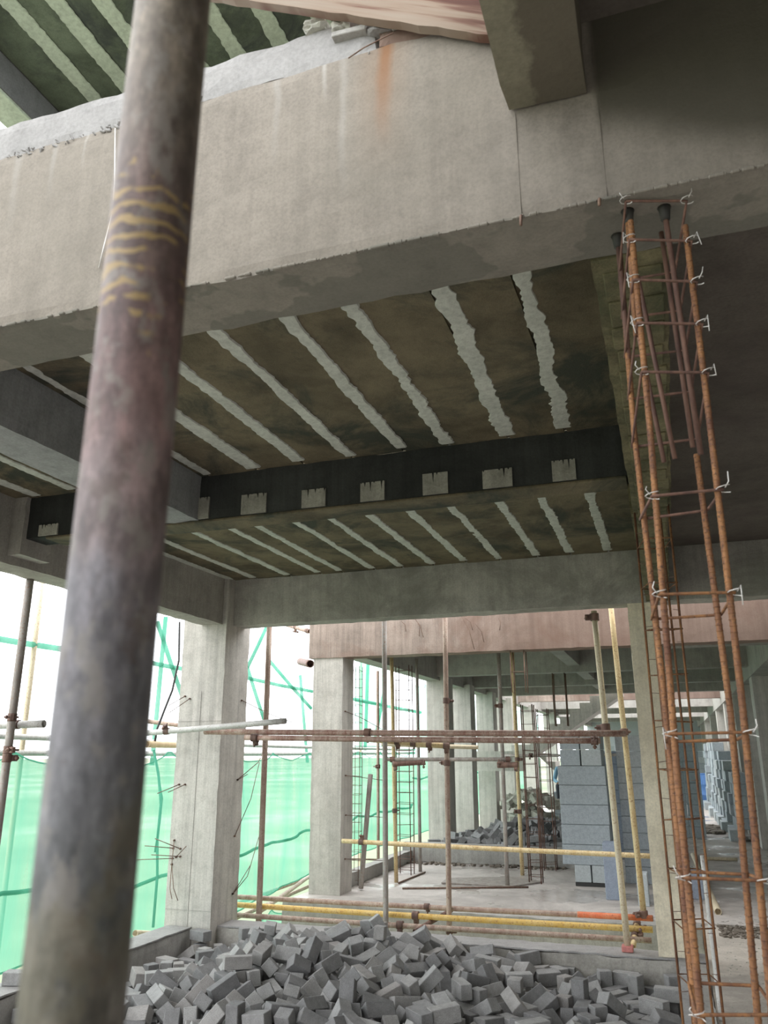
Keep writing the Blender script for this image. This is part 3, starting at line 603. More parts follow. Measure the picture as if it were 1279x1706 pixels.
# three low tubes over the gap
scaf(toY(392, 1494, 8.15), toY(1088, 1530, 8.15), 0.024, 'tube_rust', 'topmost of the three low tubes over the gap, beige with an orange-red end', (0.5,), cs=0.9)
q0, q1 = toY(962, 1523.5, 8.145), toY(1087, 1530, 8.145)
t_ = [o for o in bpy.data.objects if o.name.startswith('scaffold_tube') and o.type == 'EMPTY'][-1]
MB().tube([q0, q1], 0.0255, 14).build('painted_sleeve', M['tube_orange'], t_)['label'] = 'orange-red painted end'
scaf(toY(390, 1507, 8.05), toY(1087, 1549, 8.05), 0.026, 'tube_ochre', 'middle one of the three low tubes over the gap, ochre yellow', (0.475,), cs=1.1)
scaf(toY(388, 1524, 7.95), toY(1085, 1567, 7.95), 0.024, 'tube_rust', 'lowest of the three low tubes over the gap, rusty beige', (0.44,), cs=1.1)
scaf(toY(752, 1516, 8.3), toY(690, 1552, 7.85), 0.022, 'coupler', 'short rusty cross tube tying the three low tubes together near the middle')
scaf(toY(1062, 1530, 8.3), toY(1054, 1578, 7.86), 0.024, 'tube_yellow', 'short rusty tube stub crossing the low tubes next to the right column', (0.2, 0.6))
# outer scaffold beyond the left side
XO = -6.22
scaf(P(-120, 1222, X=XO), P(690, 1249, X=XO), 0.03, 'tube_light', 'long grey-brown outer rail at eye level outside the left side')
scaf(P(-120, 1250, X=XO)-Vector((0, 0, .02)), P(690, 1251, X=XO)-Vector((0, 0, .05)), 0.03, 'tube_light', 'long lower outer rail outside the left side, just under the other rail')
scaf((-5.6, 4.92, 1.79), (-4.36, 4.95, 1.80), 0.028, 'tube_light', 'short light tube with open end clamped to the grey upright at far left', (0.80,))
scaf(P(245, 1240, X=-5.2), P(292, 1241, X=-5.2), 0.035, 'timber', 'short tan timber-coloured tube seen between the big tube and left column')
for x, lab in ((232, 'outer upright tube seen just right of the big tube, behind the net'), (30, 'outer upright tube behind the net at the far left'), (600, 'outer upright tube behind the net beyond the middle column')):
    a = P(x, 1300, X=-6.3); scaf((-6.3, a.y, -7.9), (-6.3, a.y, 4.2), 0.028, 'tube_cream', lab)
scaf((-6.24, 5.2, -0.52), (-6.24, 16, -0.50), 0.028, 'tube_rust', 'pinkish outer ledger tube showing under the bottom edge of the net')
scaf((-6.24, 5.2, -0.85), (-6.24, 16, -0.60), 0.028, 'tube_rust', 'slightly sloping outer ledger tube beneath the other one outside')
scaf(P(430, 1520, X=-5.0), P(512, 1462, X=-6.2), 0.03, 'tube_rust', 'pinkish tube sloping up from the gap towards the net', (0.1,))
scaf(P(225, 1555, X=-4.95), P(300, 1558, X=-4.95), 0.03, 'tube_cream', 'cream horizontal tube just outside the left kerb corner', (0.4,))
scaf(P(500, 1102, X=-4.9), P(517, 1106, Y=9.6), 0.05, 'coupler', 'thick dark stub of pipe poking out left of the middle column')
scaf(P(462, 1036, X=-5.3), P(515, 1052, X=-4.5), 0.028, 'tube_red', 'red-brown tube just below the back beam, left of the pinkish beam', (0.6, 0.95))
# pipe lying on the floor of the passage
scaf(P(1154, 1424, Z=0.03), P(1196, 1519, Z=0.03), 0.035, 'tube_cream', 'short beige pipe with an open end lying on the passage floor')
scaf(P(1172, 1430, Z=0.03), P(1228, 1432, Z=0.03), 0.025, 'tube_cream', 'short buff pipe lying crosswise on the passage floor')

# ------------------------------------------------------------ reinforcement cages
def rebar_mb(pts, r, n=10, ribs=False):
    mb = MB().tube(pts, r, n)
    if ribs:
        pts = [Vector(p) for p in pts]
        for a, b_ in zip(pts[:-1], pts[1:]):
            L = (b_-a).length; k = int(L/0.013); d = (b_-a)/L
            for i in range(k):
                p = a+d*(i+0.5)*L/k; mb.tube([p-d*0.0014, p+d*0.0014], r*1.11, 8)
    return mb
def hoop_pts(cs, z, tilt=(0, 0), off=0.012):
    c = sum(cs, Vector())/len(cs); out = []
    for q in cs+[cs[0]]:
        dlt = (q-c); dlt.z = 0; v = q+dlt.normalized()*off; out.append(Vector((v.x, v.y, z+(v.x-c.x)*tilt[0]+(v.y-c.y)*tilt[1])))
    return out
def line_at(a, b_, z): t = (z-a.z)/(b_.z-a.z); return a+(b_-a)*t
cage = thing('rebar_cage', 'tall orange rusty rebar cage tied with pale wire under the big beam', 'rebar cage', (0.07, 1.83, -0.02))
bars = {'FL': [(1050, 368), (1083, 720), (1129, 1306), (1169, 1706), 1.76], 'FR': [(1141, 376), (1184, 720), (1237, 1180), (1281, 1640), 1.78],
        'BL': [(1032, 420), (1056, 719), (1104, 1140), (1146, 1560), 1.90], 'BR': [(1128, 372), (1160, 757), (1217, 1190), (1263, 1706), 1.90]}
corner = {}
for k, q in bars.items():
    pts = [P(x, y, Y=q[4]) for x, y in q[:4]]; d = (pts[-1]-pts[-2]); pts.append(pts[-1]+d*((-0.02-pts[-1].z)/d.z))
    if k == 'BR': pts = pts[1:]
    corner[k] = pts; rebar_mb(pts, 0.0068, 12, True).build('rebar', M['rebar'] if k != 'BL' else M['rebar'], cage)
def at_z(pts, z):
    for a, b_ in zip(pts[:-1], pts[1:]):
        if a.z >= z >= b_.z: return line_at(a, b_, z)
    return line_at(pts[0], pts[1], z)
def extend(pts, z): return at_z(pts, z)
# bars planted in the soffit and lapped with the cage
for (x0, y0, Y0), (x1, y1, Y1), r, lab in (((1045, 352, 1.79), (1060, 560, 1.775), 0.0072, 1), ((1106, 346, 1.80), (1167, 757, 1.87), 0.0066, 1), ((1028, 393, 1.885), (1047, 600, 1.90), 0.0066, 1),
        ((1101, 387, 1.91), (1154, 745, 1.91), 0.006, 0), ((1062, 460, 1.84), (1124, 764, 1.84), 0.0055, 0), ((1052, 500, 1.86), (1106, 770, 1.86), 0.0055, 0)):
    a = P(x0, y0, Y=Y0); b_ = P(x1, y1, Y=Y1)
    if lab: a = P(x0, y0, Z=ZS)
    rebar_mb([a, (a+b_)/2, b_], r, 10, False).build('starter_bar', M['rebar_dark'] if r < 0.007 else M['rebar'], cage)
    if lab: MB().tube([a, a-Vector((0, 0, 0.008)), a-Vector((0, 0, 0.035))], 0.0165, 12, 0.011).build('plug', M['socket'], cage)
hz = [P(1050, y, Y=1.76).z for y in (376, 443, 512, 585, 668, 832, 1005, 1228, 1462, 1668)]
for z in list(hz): pass
zz = hz[-1]
while zz > 0.3: zz -= 0.2; hz.append(zz)
for i, z in enumerate(hz):
    cs = [extend(corner[k], z) for k in ('FL', 'FR', 'BR', 'BL')]
    tl = (0.0 if i == 0 else random.uniform(-.03, .06), -0.75 if i < 5 else random.uniform(-0.25, 0.1))
    hp = hoop_pts(cs, z, tl); f = [hp[0]]
    for a, b_ in zip(hp[:-1], hp[1:]):
        m1 = a+(b_-a)*0.12; m2 = a+(b_-a)*0.88; f += [m1, m2, b_]
    MB().tube(f, 0.0034, 6).build('stirrup', M['rebar_dark'] if i < 6 else M['rebar'], cage)
    for k, j in (('FL', 0), ('FR', 1)):
        p = hp[j]; mb = MB(); rg = []
        for t in range(9): rg.append(p+Vector((math.cos(t*.8)*0.014, -0.004+math.sin(t*.8)*0.010, (t-4)*0.0022)))
        mb.tube(rg, 0.0012, 5)
        sx = 1 if j else -1
        mb.tube([p+Vector((0.004*sx, -.012, 0)), p+Vector((0.012*sx, -.016, .012)), p+Vector((0.013*sx+random.uniform(-.004, .008), -.016, random.choice((-.03, .032))*random.uniform(.5, 1.1)))], 0.0012, 5)
        mb.build('tie_wire', M['wire'], cage)

def small_cage(cx, cy, w_, d_, z0, z1, n, rb, rs, label, mat='rebar', extra=0.0, rot=0.0):
    t = thing('rebar_cage', label, 'rebar cage', (cx, cy, z0))
    cs = [Vector((cx, cy, 0))+Matrix.Rotation(rot, 3, 'Z') @ Vector((sx*w_/2, sy*d_/2, 0)) for sx, sy in ((-1, -1), (1, -1), (1, 1), (-1, 1))]
    for q in cs:
        l = Vector((random.uniform(-.01, .01), random.uniform(-.01, .01), 0))
        MB().tube([q+Vector((0, 0, z0)), q+l+Vector((0, 0, (z0+z1)/2)), q+Vector((0, 0, z1+random.uniform(0, extra)))], rb, 8).build('rebar', M[mat], t)
    for i in range(n):
        z = z0+(z1-z0)*(i+0.5)/n; hp = hoop_pts(cs, z, (random.uniform(-.06, .06), random.uniform(-.1, .1)), rb)
        MB().tube([v+Vector((.0, 0, 0)) for v in hp], rs, 5).build('stirrup', M[mat], t)
    return t
c2nd = small_cage(0.012, 4.5, 0.14, 0.16, -0.02, 3.04, 13, 0.0062, 0.0035, 'slender rusty rebar cage further back, seen through the near cage', 'rebar', 0.0, 0.28)
mb = MB()
for i in range(34):
    z = 0.1+i*0.085; x = -0.075 if i % 2 else 0.07; mb.tube([(x, 4.43, z), (x+0.035, 4.44, z+random.uniform(-.006, .006))], 0.0016, 5)
mb.build('wire_ends', M['wire_dark'], c2nd, kind='stuff')
scaf(P(1202, 1700, Z=-0.018), toY(1170, 1425, 6.15), 0.017, 'tube_light', 'pale slim tube leaning up beside the slender rebar cage')
small_cage(-3.92, 10.25, 0.10, 0.12, 0.0, 2.7, 24, 0.004, 0.0025, 'very thin dark rebar cage close behind the middle column', 'wire_dark')
small_cage(-3.60, 11.3, 0.20, 0.15, 0.0, 2.8, 20, 0.007, 0.0035, 'narrow rebar cage against the net behind the yellow-beige upright', 'rebar_dark')
small_cage(-1.80, 11.1, 0.15, 0.15, 0.0, 2.2, 13, 0.008, 0.0035, 'brown rebar cage on the far slab beside the mottled yellow upright', 'rebar_dark')
small_cage(-1.62, 9.53, 0.16, 0.14, 2.25, 2.73, 1, 0.007, 0.003, 'bundle of starter bars hanging from the pinkish beam', 'wire_dark')
small_cage(-1.72, 14.1, 0.20, 0.16, 2.0, 2.87, 2, 0.010, 0.003, 'bundle of starter bars hanging from the first far beam', 'wire_dark')
small_cage(-1.78, 12.3, 0.16, 0.15, 0.0, 2.2, 12, 0.007, 0.0035, 'brown rebar cage in front of the second kerb, left of the blocks', 'rebar_dark')
small_cage(-5.2, 4.6, 0.10, 0.10, 1.9, 2.95, 8, 0.005, 0.003, 'thin hanging rebar cage at the far left edge', 'wire_dark')

# ------------------------------------------------------------ wires and tie bars on the columns
def rods(parent, lst, Yv=None, Xv=None, r=0.004, mat='wire_dark'):
    for q in lst:
        k = dict(X=Xv) if Xv is not None else dict(Y=Yv); base = P(*q[0], **k); pts = [base]
        for (x, y) in q[1:]: pts.append(P(x, y, **(dict(X=Xv+0.02*len(pts)) if Xv is not None else dict(Y=Yv-0.12*len(pts)))))
        mb = MB().tube(pts, r, 6); mb.tube([base+Vector((0, -.01, 0)), base+Vector((0, .01, 0))], r*2.2, 8); mb.build('tie_bar', M[mat], parent)
rods(c1, [[(308, 1160), (280, 1176)], [(316, 1164), (281, 1188)], [(298, 1307), (262, 1322)], [(308, 1307), (280, 1320)], [(300, 1414), (258, 1397)], [(288, 1413), (241, 1409)],
          [(300, 1427), (252, 1424)], [(287, 1430), (213, 1433)], [(293, 1428), (310, 1410)], [(290, 1400), (286, 1440), (283, 1480), (286, 1497)], [(286, 1440), (289, 1480), (296, 1500)]], Yv=7.35)
rods(c1, [[(403, 1167), (450, 1190), (486, 1203)], [(396, 1299), (430, 1270), (441, 1248)], [(396, 1299), (412, 1290)], [(391, 1393), (418, 1330), (432, 1270)], [(388, 1489), (412, 1460), (434, 1384)], [(388, 1489), (418, 1440)]], Xv=-4.27)
rods(c3, [[(575, 1185), (600, 1195), (640, 1217)], [(576, 1292), (640, 1300)], [(576, 1358), (645, 1362)], [(575, 1431), (640, 1434)]], Xv=-3.79)
for k, x in enumerate((-3.98, -2.75, -2.3, -2.2, -1.95, -0.8)):   # loose wires hanging on the pinkish beam face
    pass
pk = [o for o in bpy.data.objects if o.type == 'MESH' and o.data.materials and o.data.materials[0] == M['pink']][0]
mb = MB()
for x0, y0, x1, y1 in ((668, 1035, 676, 1052), (690, 1030, 705, 1062), (768, 1026, 790, 1082), (775, 1030, 787, 1050), (830, 1030, 832, 1050), (695, 1036, 698, 1060), (792, 1040, 806, 1070), (545, 1035, 566, 1034)):
    a = P(x0, y0, Y=9.37); b_ = P(x1, y1, Y=9.37); mb = MB().tube([a, (a+b_)/2+Vector((.02, 0, .02)), b_], 0.004, 5); mb.build('wire', M['wire_dark'], pk)
def cable(pts, r, mat, label, name='cable'):
    o = MB().tube(pts, r, 7).build(name, M[mat], None, pts[-1]); tag(o, label, 'cable'); return o
cable([P(299, 1036, X=-5.1), P(298, 1100, X=-5.1), P(287, 1150, X=-5.12), P(275, 1180, X=-5.15), P(262, 1214, X=-5.18), P(256, 1245, X=-5.2)], 0.012, 'black_plastic', 'dark cable hanging left of the left column, above the rails')
cable([P(256, 1250, X=-5.2), P(264, 1290, X=-5.2), P(268, 1340, X=-5.2), P(262, 1400, X=-5.2), P(262, 1460, X=-5.2), P(255, 1545, X=-5.2)], 0.014, 'tape', 'green rope hanging down along the net beside the left column')
cable([P(257, 1255, X=-5.1), P(270, 1330, X=-5.1), P(266, 1370, X=-5.1), P(258, 1420, X=-5.1)], 0.010, 'tape', 'shorter green rope end crossing the long one')
cable([P(192, 214, Y=1.722), P(191, 300, Y=1.722), P(188, 350, Y=1.722), P(172, 415, Y=1.722), P(165, 446, Y=1.722)], 0.0022, 'wire', 'thin white wire hanging on the big beam just left of the big tube')
cable([P(580, 97, Y=1.70), P(605, 80, Y=1.70), P(640, 62, Y=1.71), P(655, 55, Y=1.71)], 0.002, 'wire_dark', 'short bent tie wire sticking up from the top of the big beam')

# ------------------------------------------------------------ safety nets outside
def net_sheet(y0, y1, z0, z1, x, label, sag=0.12, mat='net', wav=0.06, zb0=None):
    t = thing('safety_net', label, 'safety net', (x, y0, z0), 'green debris nets outside')
    ny = max(8, int((y1-y0)*9)); nz = 14; vs = []; fs = []
    for i in range(ny+1):
        u = i/ny; y = y0+(y1-y0)*u; s = abs(math.sin(u*math.pi*max(1, round((y1-y0)/1.2))))
        zt = z1-sag*s; zbm = z0+(zb0-z0)*u if zb0 is not None else z0
        for j in range(nz+1):
            v = j/nz; z = zbm+(zt-zbm)*v
            xx = x+wav*noise.noise(Vector((y*1.6, z*0.5, x)))+0.03*math.sin(y*7+z*1.2)*(0.3+v)+0.02*noise.noise(Vector((y*6, z*2, 3)))
            vs.append((xx, y, z))
    for i in range(ny):
        for j in range(nz): a = i*(nz+1)+j; fs.append((a, a+nz+1, a+nz+2, a+1))
    mb = MB(); mb.add(vs, fs, True); mb.build('mesh_sheet', M[mat], t)
    edge = [vs[i*(nz+1)+nz] for i in range(ny+1)]; MB().tube(edge, 0.008, 5).build('edge_rope', M['tape'], t)
    MB().tube([vs[i*(nz+1)] for i in range(ny+1)], 0.010, 5).build('edge_rope', M['tape'], t)
    mid = [Vector(vs[i*(nz+1)+int(nz*0.42)])+Vector((.01, 0, 0)) for i in range(ny+1)]
    MB().tube(mid, 0.022, 5).build('seam_tape', M['tape'], t)
    return t
net_sheet(4.2, 7.6, -0.33, 1.60, -6.0, 'green net panel left of the big tube', zb0=-0.33)
net_sheet(7.6, 10.6, -0.62, 1.62, -6.0, 'green net panel between the big tube and the left column', sag=0.2)
net_sheet(10.6, 14.6, -0.55, 1.58, -5.98, 'green net panel between the left and middle columns', zb0=-0.28, wav=0.12)
net_sheet(14.6, 19.5, -0.3, 1.60, -6.0, 'green net panel just beyond the middle column')
net_sheet(19.5, 27, -0.3, 3.3, -6.0, 'tall green net panel beyond the first far column')
net_sheet(27, 40, -0.3, 3.3, -6.0, 'most distant green net panel between the far columns')
net_sheet(8.5, 17, -3.4, -0.70, -6.05, 'lower green net panel seen through the gap below the slab', sag=0.15)
net_sheet(15.4, 17.4, 1.7, 4.2, -5.95, 'upper green net strip above the rails beyond the middle column', sag=0.02)
def frame_tapes(label, loc, segs, r=0.045):
    t = thing('net_frame', label, 'net frame', loc)
    for (x0, y0), (x1, y1) in segs:
        a = P(x0, y0, X=-6.3); b_ = P(x1, y1, X=-6.3); MB().tube([a, (a+b_)/2+Vector((0.0, 0, -.01)), b_], r, 8).build('tape', M['tape'], t)
frame_tapes('green net frame high outside, left of the big tube', P(0, 1063, X=-6.2), [((-150, 1039), (180, 1093))], 0.032)
frame_tapes('green net frame high outside, left of the left column', P(250, 1105, X=-6.2), [((240, 1102), (330, 1118)), ((276, 1028), (253, 1275)), ((262, 1036), (305, 1165))], 0.030)
frame_tapes('green net frame high outside, between left and middle columns', P(415, 1130, X=-6.2), [((400, 1127), (520, 1152)), ((446, 1040), (412, 1112)), ((412, 1112), (440, 1200)), ((448, 1100), (518, 1180)), ((500, 1125), (512, 1270))], 0.030)
frame_tapes('green net frame high outside, beyond the middle column', P(600, 1170, X=-6.2), [((590, 1165), (700, 1187)), ((613, 1100), (608, 1250)), ((640, 1150), (625, 1230))], 0.04)

